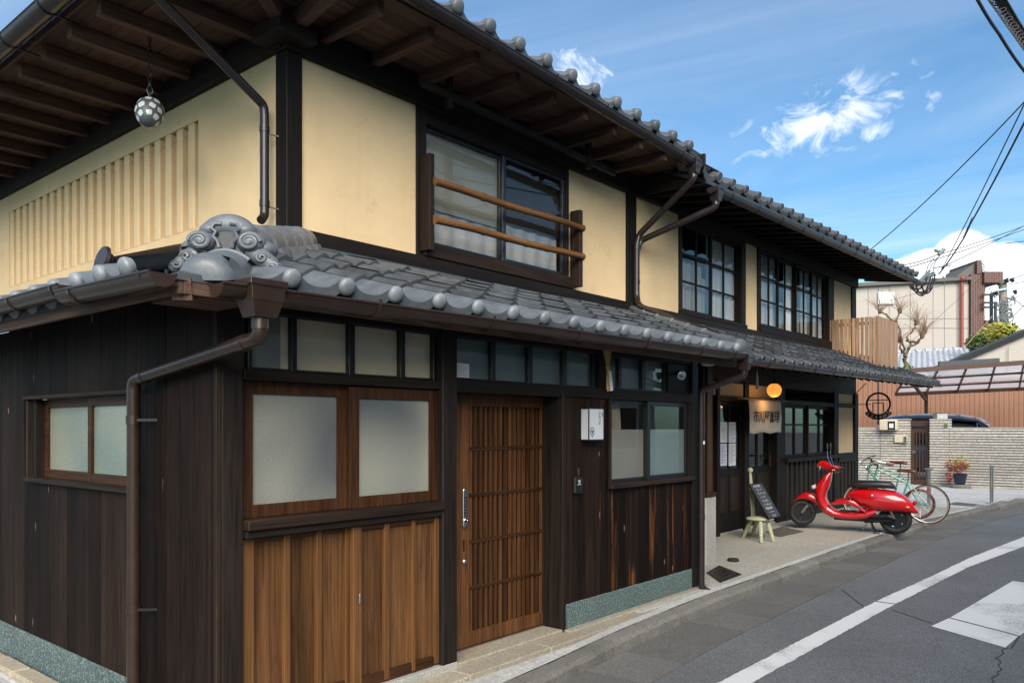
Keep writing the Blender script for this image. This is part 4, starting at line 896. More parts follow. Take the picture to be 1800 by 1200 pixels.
def glazed_door(x0, x1, z1, y, name):
    b = MB(); s_ = .075
    for (a, c) in ((x0, x0 + s_), (x1 - s_, x1), ((x0 + x1) / 2 - .028, (x0 + x1) / 2 + .028)): b.box(a, c, y, y + .04, .03, z1)
    for (a, c) in ((.03, .34), (.90, 1.02), (z1 - .08, z1)): b.box(x0 + s_, x1 - s_, y + .003, y + .037, a, c)
    d = b.build(name, 'dark_wood_z', H2, bevel=.003)
    for (a, c) in ((x0 + s_, (x0 + x1) / 2 - .028), ((x0 + x1) / 2 + .028, x1 - s_)):
        MB().box(a, c, y + .018, y + .022, 1.02, z1 - .08).build('pane', 'clear_glass', d); MB().box(a, c, y + .015, y + .028, .34, .90).build('door_panel', 'shop_panel', d)
    return d
glazed_door(9.19, 10.10, 2.085, Y2 + .0, 'glazed_door'); d2 = glazed_door(10.26, 11.43, 2.085, Y2 + .06, 'glazed_door')
MB().bar((11.30, Y2 + .03, .98), (11.30, Y2 + .03, 1.22), .03, .03).build('door_pull', 'brown_wood_z', d2)
w0, w1 = 11.80, 14.40
for i in range(4):
    a = w0 + i * .65; win(H2, 'shop_window', a, a + .66, 1.12, 2.30 - .22, Y2 + (.05 if i % 2 else .02), 'dark_wood_z', 'clear_glass', fw=.055, cols=1, rows=2, mw=.03, rowz=[1.175, 1.72, 2.025])
B('window_sill', 'dark_wood_x', H2, 11.72, 14.62, Y2 - .14, Y2 + .05, 1.05, 1.12)
B('dado', 'interior_dark', H2, 11.8, 15.75, Y2 + .01, Y2 + .06, .0, 1.05, bevel=0); B('dado_sill', 'dark_wood_x', H2, 14.64, 15.75, Y2 - .07, Y2 + .05, .95, 1.135)
B('plaster_panel', 'plaster', H2, 14.66, 15.73, Y2 - .0, Y2 + .06, 1.135, 2.41, bevel=0)
bt = MB().box(-.062, .062, Y2 - .035, Y2 + .012, .12, 1.05).mesh('batten', 'shop_panel')
for i in range(17): link('batten', bt, H2, (11.93 + .232 * i, 0, 0))
B('base_rail', 'dark_wood_x', H2, 11.8, 15.75, Y2 - .06, Y2 + .05, .0, .12); B('base_stone', 'granite_grey', H2, 6.9, 15.95, Y2 - .01, Y2 + .2, -.05, .03)
# dim shop interior with a few warm lamps and counter goods
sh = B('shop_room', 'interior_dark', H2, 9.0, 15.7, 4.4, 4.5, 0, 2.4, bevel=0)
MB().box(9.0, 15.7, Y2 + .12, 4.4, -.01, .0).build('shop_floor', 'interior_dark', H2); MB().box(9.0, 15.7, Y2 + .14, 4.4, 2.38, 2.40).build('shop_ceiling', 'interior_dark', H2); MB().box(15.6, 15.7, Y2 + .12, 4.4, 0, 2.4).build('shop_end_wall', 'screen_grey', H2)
MB().box(11.9, 14.3, Y2 + .16, Y2 + .40, 1.0, 1.08).build('window_shelf', 'brown_wood_x', H2)
# pent roof of the coffee house
S2 = .44; A2 = math.atan(S2); zp = lambda x, y: 2.475 + .0107 * (x - 7) + S2 * (y - .15)
b = MB(); slope_sheet(b, [(5.98, .15), (16.55, .15), (16.55, 1.62), (6.78, 1.62)], zp, .03); pr = b.build('pent_roof', 'roof_tile_old', H2)
PW = .33; me_p = tile_mesh('tile', PW, .36, 'roof_tile_old', lift=.034); me_pe = tile_mesh('eave_tile', PW, .36, 'roof_tile_old', eave=True, ball='square', br=.055, skirt=.07)
dP = .30 * math.cos(A2)
for r_ in range(5):
    y_ = .13 + dP * r_
    for j in range(33):
        x = 6.2 + PW * j
        if x < 6.12 + .55 * (y_ - .13) + .1 or x > 16.45: continue
        link('eave_tile' if r_ == 0 else 'tile', me_pe if r_ == 0 else me_p, pr, (x, y_, zp(x, y_) + .003 + random.uniform(-.003, .004)), (A2, 0, random.uniform(-.015, .015)))
b = MB(); b.add([(6.7, 1.44, zp(6.7, 1.46) + .05), (16.5, 1.44, zp(16.5, 1.46) + .05), (16.5, 1.565, 3.20), (6.7, 1.565, 3.20)], [(0, 1, 2, 3)]); b.build('flashing', 'flashing_blue', pr)
for i in range(25): MB().bar((6.9 + .4 * i, .20, zp(6.9 + .4 * i, .2) - .07), (6.9 + .4 * i, 1.6, zp(6.9 + .4 * i, 1.6) - .07), .05, .06).build('rafter', 'dark_wood_y', pr)
g2 = lambda x: 2.472 + .0107 * (x - 7.06)
gutter('gutter', (5.52, .07, g2(5.52)), (16.6, .07, g2(16.6)), .055, 'gutter_dark', H2)
for i in range(13): strap((6.6 + .8 * i, .07, g2(6.6 + .8 * i)), (1, 0, 0), .055, 'gutter_dark', H2)
# main roof of the coffee house
zm = lambda x, y: 4.735 + .0200 * (x - 6.9) + .42 * (y - .60)
b = MB(); slope_sheet(b, [(6.86, .60), (16.9, .60), (16.9, 5.4), (6.86, 5.4)], zm, .05); m_r = b.build('main_roof', 'roof_tile_old', H2)
b = MB(); b.grid(lambda u, v: (6.9 + 10 * u, .8 + 4.5 * v, zm(6.9 + 10 * u, .8 + 4.5 * v) + .04 + tile_profile(10 * u / .402)), 240, 12); b.build('tile_field', 'roof_tile_old', m_r, smooth=True, kind='stuff')
me_q = tile_mesh('eave_tile', .402, .42, 'roof_tile', eave=True, ball='disc', br=.066, h=.06, skirt=.075, lift=.04)
for j in range(25): x = 6.904 + .402 * (j - .5) + .2; link('eave_tile', me_q, m_r, (x, .60, zm(x, .6) + .012), (math.atan(.42), random.uniform(-.01, .01), random.uniform(-.012, .012)))
MB().grid(lambda u, v: (6.9 + 10 * u, .62 + 1.05 * v, zm(6.9 + 10 * u, .62) - .06 + .14 * v), 4, 2).build('soffit', 'dark_wood_x', m_r)
for i in range(23): x = 7.1 + .43 * i; MB().bar((x, .62, zm(x, .62) - .095), (x, 1.6, zm(x, .62) + .04), .05, .065).build('rafter', 'dark_wood_y', m_r)
g3 = lambda x: 4.598 + .0225 * (x - 6.9)
gutter('gutter', (6.80, .52, g3(6.8)), (16.9, .52, g3(16.9)), .060, 'gutter_dark', H2)
for i in range(12): strap((7.3 + .82 * i, .52, g3(7.3 + .82 * i)), (1, 0, 0), .060, 'gutter_dark', H2)
rain_head((6.93, .52, 4.63), .15, .15, .17, 'gutter_dark', H2)
pipe('downpipe', [(6.93, .52, 4.47), (6.93, .54, 4.39), (6.78, 1.50, 4.10), (6.74, 1.515, 4.0)], .040, 'gutter_dark', H2, rings=[((6.93, .525, 4.44), (0, 0, 1))])
# slatted balcony on the pent roof
bl = thing('slatted_balcony', 'pale cedar slatted balcony box standing on the coffee house eave', 'balcony', (14.25, .69, 2.8))
sl_ = MB().box(-.012, .012, -.028, .028, 2.86, 3.835).mesh('slat', 'cedar_slat')
for i in range(12): link('slat', sl_, bl, (14.25 - 14.25, .735 - .69 + i * .078, -2.8))
for o in bl.children: o.matrix_parent_inverse = Matrix.Identity(4)
sl2 = MB().box(-.034, .034, -.012, .012, 2.84, 3.845).mesh('slat', 'cedar_slat')
for i in range(18): o = link('slat', sl2, bl, (i * .080 + .02, 0, -2.8)); o.matrix_parent_inverse = Matrix.Identity(4)
for z in (3.0, 3.72): B('balcony_rail', 'cedar_slat', bl, 14.262, 14.30, .71, 1.58, z - .03, z + .03); B('balcony_rail', 'cedar_slat', bl, 14.25, 15.68, .704, .74, z - .03, z + .03)
for (x, y_) in ((14.28, 1.5), (15.66, .73), (14.32, .76), (15.66, 1.5)): B('balcony_post', 'cedar_slat', bl, x - .03, x + .03, y_ - .03, y_ + .03, 2.76 + .44 * (y_ - .69), 3.82)

# ================================================================ small things on the houses
# openwork hanging lamp under the corner eave
L = thing('hanging_lamp', 'egg-shaped iron openwork lamp hanging on a chain from the corner eave', 'lamp', (.90, 2.66, 4.29))
rot = Matrix.Rotation(R(-32), 3, 'X') @ Matrix.Rotation(R(22), 3, 'Y')
MB().ell((.90, 2.66, 4.29), .112, .112, .150, 22, 16, rot).build('iron_shell', 'lamp_iron', L, smooth=True)
rl = random.Random(8)
for i, la in enumerate((-48, -18, 14, 45)):
    nn = (7, 9, 9, 7)[i]
    for j in range(nn):
        lo = 360 / nn * (j + .5 * (i % 2)) + rl.uniform(-5, 5); hw, hh = 360 / nn * rl.uniform(.36, .46), rl.uniform(10.5, 14); P_ = []; a0 = rl.uniform(.5, 1.1)
        for q in range(10):
            a = 2 * math.pi * q / 10; kq = .72 + .34 * abs(math.cos(2 * (a - a0))); lo2, la2 = R(lo + hw * math.cos(a) * kq), R(la + hh * math.sin(a) * kq)
            P_.append(rot @ Vector((.114 * math.cos(la2) * math.cos(lo2), .114 * math.cos(la2) * math.sin(lo2), .153 * math.sin(la2))) + Vector((.90, 2.66, 4.29)))
        cen = sum(P_, Vector()) / 10; c2 = Vector((.90, 2.66, 4.29)); cen = cen + (cen - c2).normalized() * .004
        MB().add(P_ + [cen], [(q, (q + 1) % 10, 10) for q in range(10)]).build('glass_cell', 'white_globe', L, smooth=True)
b = MB(); z = 4.44
for i in range(13):
    c = Vector((.90 + .004 * math.sin(i * 2.2), 2.66, z + .041 * i)); ax = Vector((1, 0, 0)) if i % 2 else Vector((0, 1, 0))
    b.tube([c + ax * .014 * math.cos(a) + Vector((0, 0, 1)) * .026 * math.sin(a) for a in [2 * math.pi * k / 10 for k in range(10)]], .0045, 5, closed=True)
b.build('chain', 'metal_dark', L); MB().tube([(.90, 2.66, 4.41), (.925, 2.66, 4.47), (.90, 2.66, 4.53), (.875, 2.66, 4.47)], .006, 6, closed=True).build('hanger_loop', 'metal', L)
# lantern sign box
L = thing('lantern_sign', 'white box lantern sign with black lettering on the boarded wall', 'sign', (3.32, 0, 1.57))
MB().box(3.214, 3.434, -.149, -.004, 1.572, 1.834).build('light_box', 'sign_white', L)
b = MB()
for (x, y_) in ((3.209, -.153), (3.431, -.153), (3.209, -.008), (3.431, -.008)): b.box(x - .001, x + .009, y_ - .001, y_ + .009, 1.564, 1.842)
for z in (1.564, 1.832): b.box(3.2075, 3.4405, -.1545, -.003, z, z + .010)
b.build('sign_frame', 'black_frame', L)
FM = lambda x, z, y_=-.150: frameM((x, y_, z), (1, 0, 0), (0, 0, 1))
for i, c in enumerate('かねいや'): text_mesh(c, .034, 'ink', FM(3.372, 1.795 - i * .030), 'lettering', L)
for i, c in enumerate('一棟貸'): text_mesh(c, .020, 'ink', FM(3.412, 1.812 - i * .020), 'lettering', L)
b = MB().tube([FM(3.262, 1.64) @ Vector((.026 * math.cos(a), .034 * math.sin(a), .001)) for a in [2 * math.pi * i / 20 for i in range(20)]], .0035, 5, closed=True)
b.prism([(-.016, .008), (-.008, .012), (0, .004), (.008, .012), (.016, .008), (.0, -.022)], FM(3.262, 1.64), .002); b.build('emblem', 'ink', L); text_mesh('京町', .010, 'ink', FM(3.262, 1.594), 'lettering', L)
L.location = (3.423, 0, 1.57); L.scale = (1, .56, 1)
# door phone
P_ = thing('door_phone', 'small black door phone on the charred boards under the lantern', 'intercom', (3.25, 0, 1.12))
MB().box(3.192, 3.312, -.030, .0, 1.123, 1.262).build('housing', 'black_frame', P_, bevel=.008)
MB().lathe([(.016, 0), (.016, .004), (.009, .006), (0, .006)], 12, Matrix.Translation((3.252, -.030, 1.222)) @ Matrix.Rotation(R(90), 4, 'X')).build('camera_lens', 'lens', P_, smooth=True); MB().box(3.233, 3.271, -.034, -.030, 1.15, 1.178).build('call_button', 'metal_dark', P_, bevel=.003)
MB().tube([(3.228 + .006 * i, -.0305, 1.196 + .004 * math.sin(i / 8 * math.pi)) for i in range(9)], .0022, 5).build('light_ring', 'white_paint', P_)
# straw charm
L = thing('straw_charm', 'straw charm with white paper hanging on the post under the eave', 'charm', (3.67, -.03, 1.98))
random.seed(3); b = MB()
for i in range(26): a = random.uniform(-.05, .05); b.tube([(3.668 + a * 1.2, -.035 + random.uniform(-.012, .012), 2.375 + random.uniform(-.03, .02)), (3.668 + a * .22, -.04 + random.uniform(-.008, .008), 2.20), (3.668 + .01 + a * .25, -.04 + random.uniform(-.008, .008), 2.12), (3.685 + a * .7, -.04, 1.99 + random.uniform(0, .04))], .0045, 4)
b.build('straw_bundle', 'straw', L); MB().tube([(3.668 + .018 * math.cos(a), -.04 + .018 * math.sin(a), 2.20) for a in [k * .8 for k in range(8)]], .006, 5, closed=True).build('binding', 'straw', L)
b = MB(); b.add([(3.655, -.062, 2.17), (3.69, -.064, 2.165), (3.715, -.066, 2.0), (3.672, -.064, 1.995), (3.655, -.058, 2.17), (3.69, -.060, 2.165), (3.715, -.062, 2.0), (3.672, -.060, 1.995)], [(0, 1, 2, 3), (7, 6, 5, 4), (0, 4, 5, 1), (1, 5, 6, 2), (2, 6, 7, 3), (3, 7, 4, 0)]); b.build('paper_strip', 'paper', L)
# notice in the transom
o = MB().box(1.834, 1.995, .050, .053, 2.034, 2.135).build('paper_notice', 'paper'); tag(o, 'small printed notice in the transom light left of the lattice door', 'notice')
for i in range(6): MB().box(1.85, 1.975 - .02 * (i % 3), .0485, .0495, 2.047 + i * .014, 2.051 + i * .014).build('print_line', 'ink_grey', o)
# spot lamp under the lower eave
L = thing('spot_lamp', 'small chrome spot lamp on the dark board beside the transom', 'lamp', (4.95, -.0, 2.19))
MB().lathe([(.0, -.06), (.03, -.055), (.034, 0), (.045, .03), (.040, .032), (.0, .02)], 16, Matrix.Translation((4.95, -.06, 2.20)) @ Matrix.Rotation(R(112), 4, 'X') @ Matrix.Rotation(R(-35), 4, 'Y')).build('lamp_head', 'chrome', L, smooth=True); MB().bar((4.98, -.05, 2.21), (5.0, .02, 2.22), .02, .02).build('lamp_arm', 'metal_dark', L)
L = thing('eave_lamp', 'white round ceiling lamp under the eave by the rain pipe', 'lamp', (5.30, -.25, 2.30)); MB().lathe([(0, -.045), (.06, -.035), (.075, 0), (.075, .03)], 18, Matrix.Translation((5.22, -.22, 2.335))).build('lamp_dome', 'white_globe', L, smooth=True); MB().box(5.17, 5.27, -.27, -.17, 2.365, 2.40).build('lamp_base', 'white_paint', L)
# door curtain with lettering
NY = lambda x, z: 1.40 + .007 * math.sin((x - 9.87) * 14.2) * (.35 + (2.12 - z) * 1.2) + .01 * math.sin(z * 9)
L = thing('door_curtain', 'short beige linen door curtain with black lettering over the coffee house door', 'curtain', (10.5, 1.4, 1.58))
b = MB(); fx = lambda u, v: 9.875 + 1.32 * u + (.10 * (1 - v)) * (1 - u) + .055 * (1 - v) * u
b.grid(lambda u, v: (fx(u, v), NY(fx(u, v), 1.58 + .54 * v), 1.58 + .54 * v - .012 * math.sin(u * 12.5) * (1 - v)), 60, 10); o = b.build('cloth', 'linen', L, smooth=True); sm = o.modifiers.new('solid', 'SOLIDIFY'); sm.thickness = .004
MB().tube([(9.47, 1.40, 2.128), (11.46, 1.40, 2.128)], .014, 8).build('rod', 'bamboo', L)
for i, c in enumerate('市川屋珈琲'):
    o = text_mesh(c, .215, 'ink', frameM((10.15 + .212 * i, 1.0, 1.832), (1, 0, 0), (0, 0, 1)), 'lettering', L, extrude=0, xs=1.0, bold=.0016)
    bmx = bmesh.new(); bmx.from_mesh(o.data); bmesh.ops.triangulate(bmx, faces=bmx.faces)
    for v in bmx.verts: v.co.y = NY(v.co.x, v.co.z) - .0120
    bmx.to_mesh(o.data); bmx.free(); sm = o.modifiers.new('bold', 'SOLIDIFY'); sm.thickness = .002
for (x, y_) in ((10.28, 0), (10.69, 0)): MB().box(x - .004, x + .004, NY(x, 2.1) - .006, NY(x, 2.1), 1.95, 2.115).build('seam', 'linen', L)
# globe lamp
L = thing('globe_lamp', 'lit amber glass globe lamp beside the door curtain', 'lamp', (10.43, 1.2, 2.15))
MB().lathe([(0, -.115), (.05, -.108), (.090, -.078), (.112, -.035), (.116, .01), (.102, .055), (.07, .09), (.04, .10)], 22, Matrix.Translation((10.43, 1.2, 2.278))).build('globe', 'lamp_glow', L, smooth=True)
MB().lathe([(.05, 0), (.05, .03), (.012, .045), (.008, .22)], 12, Matrix.Translation((10.43, 1.2, 2.385))).build('lamp_fitting', 'metal_dark', L)
pl = bpy.data.lights.new('globe_light', 'POINT'); pl.energy = 1.3; pl.color = (1, .55, .2); pl.shadow_soft_size = .12; po = bpy.data.objects.new('globe_light', pl); COL.objects.link(po); po.parent = L; po.location = (0, -.0, -.05)
# charm stick and wooden tag under the eave
L = thing('charm_stick', 'pale paper-wrapped charm stick hanging left of the globe lamp', 'charm', (9.99, 1.3, 2.27)); MB().tube([(9.985, 1.3, 2.56), (9.99, 1.3, 2.45), (9.99, 1.3, 2.28)], [.008, .016, .026], 8).build('stick', 'paper', L); MB().tube([(9.985, 1.3, 2.75), (9.985, 1.3, 2.56)], .004, 5).build('cord', 'straw', L)
# papers on the door panes
pp = [(9.225, 9.49, 1.435, 1.755, 'paper', 'handwritten notice with bold brush lettering on the coffee house door, upper left pane'), (9.545, 9.80, 1.43, 1.755, 'paper', 'printed notice with fine grey lines on the coffee house door, upper right pane'),
      (9.225, 9.48, 1.075, 1.415, 'paper_blue', 'bluish printed notice on the coffee house door, lower left pane'), (9.545, 9.80, 1.065, 1.415, 'paper_green', 'greenish menu sheet on the coffee house door, lower right pane')]
for k, (a, c, z0, z1, m, lb) in enumerate(pp):
    a += .045; c += .045
    o = MB().box(a, c, Y2 - .006, Y2 - .003, z0, z1).build('paper_notice', m); tag(o, lb, 'notice', 'notices on the coffee house door')
    if k == 0:
        for q in range(3):
            for i in range(7 - q): text_mesh('ランチのお知らせ営業中珈琲と定食'[(q * 7 + i) % 16], .040, 'ink', frameM((c - .045 - q * .07, Y2 - .0065, z1 - .05 - q * .03 - i * .038), (1, 0, 0), (0, 0, 1)), 'lettering', o, extrude=0)
    else:
        for i in range(12): MB().box(a + .02, c - .02 - .05 * ((i * 7) % 3), Y2 - .008, Y2 - .0065, z1 - .04 - i * .024, z1 - .033 - i * .024).build('print_line', 'ink_blue' if k == 2 else 'ink_grey', o)
# round iron sign at the far corner, read from the other side
L = thing('round_sign', 'round black iron hanging sign seen from behind at the far corner of the coffee house', 'sign', (15.8, 1.1, 1.9))
RM = frameM((15.8, 1.10, 2.165), (0, 1, 0), (0, 0, 1)); cir = lambda r, n=36: [RM @ Vector((r * math.cos(2 * math.pi * i / n), r * math.sin(2 * math.pi * i / n), 0)) for i in range(n)]
MB().tube(cir(.235), .022, 8, closed=True).build('ring', 'black_frame', L, smooth=True)
b = MB(); q = lambda u, v: RM @ Vector((u, v, 0))
b.bar(q(0, .56), q(0, -.22), .018, .024, (1, 0, 0)); b.bar(q(-.21, .085), q(.21, .085), .018, .024, (1, 0, 0)); b.bar(q(-.105, .022), q(.105, .022), .018, .02, (1, 0, 0))
for s_ in (-1, 1): b.bar(q(s_ * .105, .025), q(s_ * .105, -.17), .018, .02, (1, 0, 0))
b.build('character', 'black_frame', L)
b = MB(); n = 18; vs = []
for i in range(n + 1):
    a = R(-145 + 110 * i / n)
    for (r_, w_) in ((.235, .008), (.335, .008), (.335, -.008), (.235, -.008)): vs.append(RM @ Vector((r_ * math.cos(a), r_ * math.sin(a), w_)))
fs = [(i * 4 + j, i * 4 + (j + 1) % 4, i * 4 + 4 + (j + 1) % 4, i * 4 + 4 + j) for i in range(n) for j in range(4)] + [(0, 1, 2, 3), (n * 4 + 3, n * 4 + 2, n * 4 + 1, n * 4)]
b.add(vs, fs).build('banner', 'black_frame', L)
for i, c in enumerate('COFFEE'):
    a = -135 + 90 * i / 5; M = RM @ Matrix.Rotation(R(a + 90), 4, 'Z') @ Matrix.Translation((0, -.285, 0)); text_mesh(c, .095, 'box_cream', M, 'letter', L, extrude=.011)
MB().bar((15.8, 1.255, 2.165), (15.8, 1.60, 2.165), .016, .016).build('sign_bracket', 'black_frame', L); MB().bar((15.8, 1.35, 2.62), (15.8, 1.60, 2.36), .016, .016).build('sign_bracket', 'black_frame', L)

# ================================================================ stool with chalk board
L = thing('wooden_stool', 'pale green wooden stool with a tall backrest standing before the coffee house door', 'stool', (9.225, .93, 0))
MB().ell((9.225, .93, .315), .22, .20, .038, 20, 8).build('seat', 'stool_paint', L, smooth=True)
for (tx, ty, bx_, by_) in ((9.20, 1.05, 9.26, 1.21), (9.36, 1.02, 9.53, 1.185), (9.08, .86, 8.93, .785), (9.22, .82, 9.15, .69)): MB().tube([(tx, ty, .30), (tx + (bx_ - tx) * .5, ty + (by_ - ty) * .5, .16), (bx_, by_, 0)], [.026, .030, .021], 9).build('leg', 'stool_paint', L, smooth=True)
for dx in (-.045, .035): MB().tube([(9.36 + dx, 1.09, .32), (9.37 + dx * .8, 1.12, .65), (9.385 + dx * .35, 1.15, 1.0)], [.015, .017, .014], 8).build('back_spindle', 'stool_paint', L, smooth=True)
MB().ell((9.387, 1.15, 1.02), .045, .04, .045, 14, 9).build('back_knob', 'stool_paint', L, smooth=True)
CM = frameM((9.31, .885, .585), Vector((1, 0, 0)), Vector((0, .30, .49)))
L = thing('chalk_board', 'dark chalk board with white handwriting leaning on the green stool', 'sign', (9.3, .8, .31))
MB().prism([(-.22, -.28), (.22, -.28), (.22, .28), (-.22, .28)], CM, -.014).build('slate', 'slate', L)
b = MB(); 
for (u0, u1, v0, v1) in ((-.232, .232, .276, .290), (-.232, .232, -.290, -.276), (-.232, -.220, -.276, .276), (.220, .232, -.276, .276)): b.prism([(u0, v0), (u1, v0), (u1, v1), (u0, v1)], CM @ Matrix.Translation((0, 0, -.016)), .020)
b.build('board_frame', 'weathered_post', L)
for i, tx in enumerate(['本日の珈琲', 'ブレンド', 'サンドイッチ', 'トースト', 'カフェオレ', 'ケーキセット', '季節の果物', '一一一一', 'どうぞ']): text_mesh(tx, .048, 'chalk', CM @ Matrix.Translation((-.01 + .012 * (i % 3), .24 - i * .062, .001)), 'lettering', L, extrude=0)

# ================================================================ scooter
def loft(sts, n=14, e=2.6):
    """sts: (x, z, nx, nz, half thickness, half width[, y]) rings in the scooter's own frame"""
    b = MB(); vs = []; fs = []
    for st in sts:
        x, z, nx, nz, t_, w_ = st[:6]; yc = st[6] if len(st) > 6 else 0; l_ = math.hypot(nx, nz); nx, nz = nx / l_, nz / l_
        for j in range(n):
            a = 2 * math.pi * j / n; ca, sa = math.cos(a), math.sin(a); p = abs(ca) ** (2 / e) * (1 if ca >= 0 else -1); q = abs(sa) ** (2 / e) * (1 if sa >= 0 else -1)
            vs.append((x + nx * t_ * q, yc + w_ * p, z + nz * t_ * q))
    k = len(sts)
    for i in range(k - 1):
        for j in range(n): fs.append((i * n + j, i * n + (j + 1) % n, (i + 1) * n + (j + 1) % n, (i + 1) * n + j))
    fs += [tuple(range(n - 1, -1, -1)), tuple(range((k - 1) * n, k * n))]; return b.add(vs, fs)
def wheel(parent, x, z, r, tw, tyre='black_rubber', rimm='metal_dark', yaw=0, name='wheel', spokes=0, wall=None, spm='metal'):
    M = Matrix.Translation((x, 0, z)) @ Matrix.Rotation(yaw, 4, 'Z') @ Matrix.Rotation(R(90), 4, 'X')
    def tor(R_, rr, n=36, m=10, sq=1.): 
        vs = []; fs = []
        for i in range(n):
            a = 2 * math.pi * i / n
            for j in range(m):
                c = 2 * math.pi * j / m; d = R_ + rr * math.cos(c); vs.append(M @ Vector((d * math.cos(a), d * math.sin(a), rr * sq * math.sin(c))))
        for i in range(n):
            for j in range(m): fs.append((i * m + j, i * m + (j + 1) % m, ((i + 1) % n) * m + (j + 1) % m, ((i + 1) % n) * m + j))
        return MB().add(vs, fs)
    w_ = tor(r - tw, tw).build(name, tyre, parent, smooth=True)
    if wall:
        tor(r - tw * 1.25, tw * .93, sq=1.03).build('tyre_wall', wall, w_, smooth=True)
    if spokes:
        tor(r - tw * 2.1, tw * .42).build('rim', rimm, w_, smooth=True); b = MB()
        for i in range(spokes):
            a = 2 * math.pi * i / spokes; s_ = .03 if i % 2 else -.03
            b.tube([M @ Vector((.018 * math.cos(a + .6 * (1 if i % 4 < 2 else -1)), .018 * math.sin(a + .6 * (1 if i % 4 < 2 else -1)), s_)), M @ Vector(((r - tw * 2) * math.cos(a), (r - tw * 2) * math.sin(a), 0))], .0016, 4)
        b.build('spokes', 'metal', w_); MB().lathe([(.02, -.045), (.026, -.035), (.014, -.02), (.014, .02), (.026, .035), (.02, .045)], 12, M).build('hub', 'metal', w_, smooth=True)
    else:
        ri = r - 2 * tw
        MB().lathe([(ri + .012, -tw * .7), (ri * .95, -tw * .55), (ri * .55, -tw * .1), (.05, -tw * .35), (.05, tw * .35), (ri * .55, tw * .1), (ri * .95, tw * .55), (ri + .012, tw * .7)], 28, M).build('rim', rimm, w_, smooth=True)
        b = MB()
        for i in range(5):
            a = 2 * math.pi * i / 5; 
            for s_ in (-1, 1): b.bar(M @ Vector((ri * .45 * math.cos(a), ri * .45 * math.sin(a), s_ * tw * .45)), M @ Vector((ri * .93 * math.cos(a), ri * .93 * math.sin(a), s_ * tw * .62)), .03, .012, M.to_3x3() @ Vector((0, 0, 1)))
        b.build('rim_spokes', spm, w_)
    return w_
sc = thing('scooter', 'glossy red motor scooter with black seat parked in front of the coffee house', 'scooter', (11.24, -.43, 0), R(101.9))
wheel(sc, 1.395, .265, .212, .046, yaw=R(10), spm='metal_dark'); wheel(sc, .005, .235, .238, .052)
loft([(1.545, .425, .5, -1, .012, .05), (1.50, .475, -.45, 1, .035, .07), (1.43, .525, -.3, 1, .05, .085), (1.33, .545, 0, 1, .065, .095), (1.24, .525, .2, 1, .085, .095), (1.17, .48, .4, 1, .11, .085), (1.13, .43, .5, 1, .08, .06)], 16).build('front_fender', 'red_paint', sc, smooth=True)
loft([(.958, .945, 1, -.2, .030, .10), (.985, .90, 1, .3, .050, .14), (1.02, .82, 1, .3, .075, .165), (1.075, .72, 1, .25, .105, .175), (1.105, .62, 1, .05, .095, .175), (1.098, .52, 1, -.12, .083, .17), (1.06, .42, 1, -.3, .083, .165), (1.00, .335, 1, -.8, .085, .165), (.90, .28, .35, -1, .072, .17), (.76, .258, .05, -1, .062, .175), (.58, .262, 0, -1, .065, .18), (.42, .29, -.1, -1, .075, .18), (.28, .345, -.2, -1, .05, .165)], 18).build('leg_shield', 'red_paint', sc, smooth=True)
for s_ in (-1, 1): loft([(.99, .40, .5, -1, .03, .022, s_ * .16), (.90, .455, -.35, 1, .034, .024, s_ * .165), (.79, .482, 0, 1, .036, .026, s_ * .168), (.68, .488, 0, 1, .04, .028, s_ * .17), (.58, .46, .3, 1, .06, .035, s_ * .17), (.50, .40, .5, 1, .07, .04, s_ * .165), (.42, .34, .5, 1, .05, .04, s_ * .16)], 12).build('side_rail', 'red_paint', sc, smooth=True)
body = loft([(.635, .56, 1, 0, .10, .10), (.62, .57, .3, 1, .10, .125), (.56, .565, 0, 1, .125, .145), (.45, .545, 0, 1, .155, .175), (.30, .525, 0, 1, .178, .195), (.15, .515, 0, 1, .180, .20), (.02, .508, 0, 1, .172, .195), (-.10, .485, 0, 1, .143, .18), (-.20, .445, 0, 1, .105, .15), (-.28, .395, .2, 1, .058, .11), (-.315, .36, .3, 1, .02, .07)], 20, 2.5).build('rear_body', 'red_paint', sc, smooth=True)
MB().ell((.33, .185, .60), .022, .016, .022, 10, 6).build('badge', 'chrome', sc, smooth=True); MB().bar((.20, .202, .365), (.25, .196, .335), .006, .006).build('trim_pin', 'chrome', sc)
MB().tube([(.60, .155, .425), (.52, .192, .425), (.42, .196, .415)], [.008, .016, .006], 8).build('vent_slot', 'black_frame', sc)
loft([(.665, .72, 1, .3, .03, .09), (.63, .745, 0, 1, .055, .115), (.52, .760, 0, 1, .062, .135), (.40, .765, 0, 1, .060, .145), (.22, .770, 0, 1, .060, .145), (.08, .765, 0, 1, .055, .13), (.01, .735, .3, 1, .035, .10), (-.01, .715, .5, 1, .02, .07)], 18, 3.).build('seat', 'seat_black', sc, smooth=True)
for s_ in (-1, 1):
    MB().tube([(.63, s_ * .130, .50), (.55, s_ * .163, .435), (.42, s_ * .186, .405), (.26, s_ * .198, .385), (.10, s_ * .200, .375)], .0035, 5).build('panel_seam', 'seam', sc); MB().tube([(.25, s_ * .197, .44), (.22, s_ * .196, .375), (.24, s_ * .186, .345)], .003, 5).build('panel_seam', 'seam', sc)
    MB().tube([(1.17, s_ * .165, .48), (1.12, s_ * .172, .38), (1.02, s_ * .168, .285)], .003, 5).build('panel_seam', 'seam', sc)
    MB().tube([(.95, s_ * .12, 1.0), (1.03, s_ * .13, .95), (1.04, s_ * .10, .88)], .005, 5).build('control_cable', 'cable_black', sc)
MB().box(.55, .93, -.13, .13, .318, .330).build('floor_mat', 'black_rubber', sc, bevel=.004)
MB().box(-.345, -.337, -.09, .09, .28, .40).build('number_plate', 'white_paint', sc)
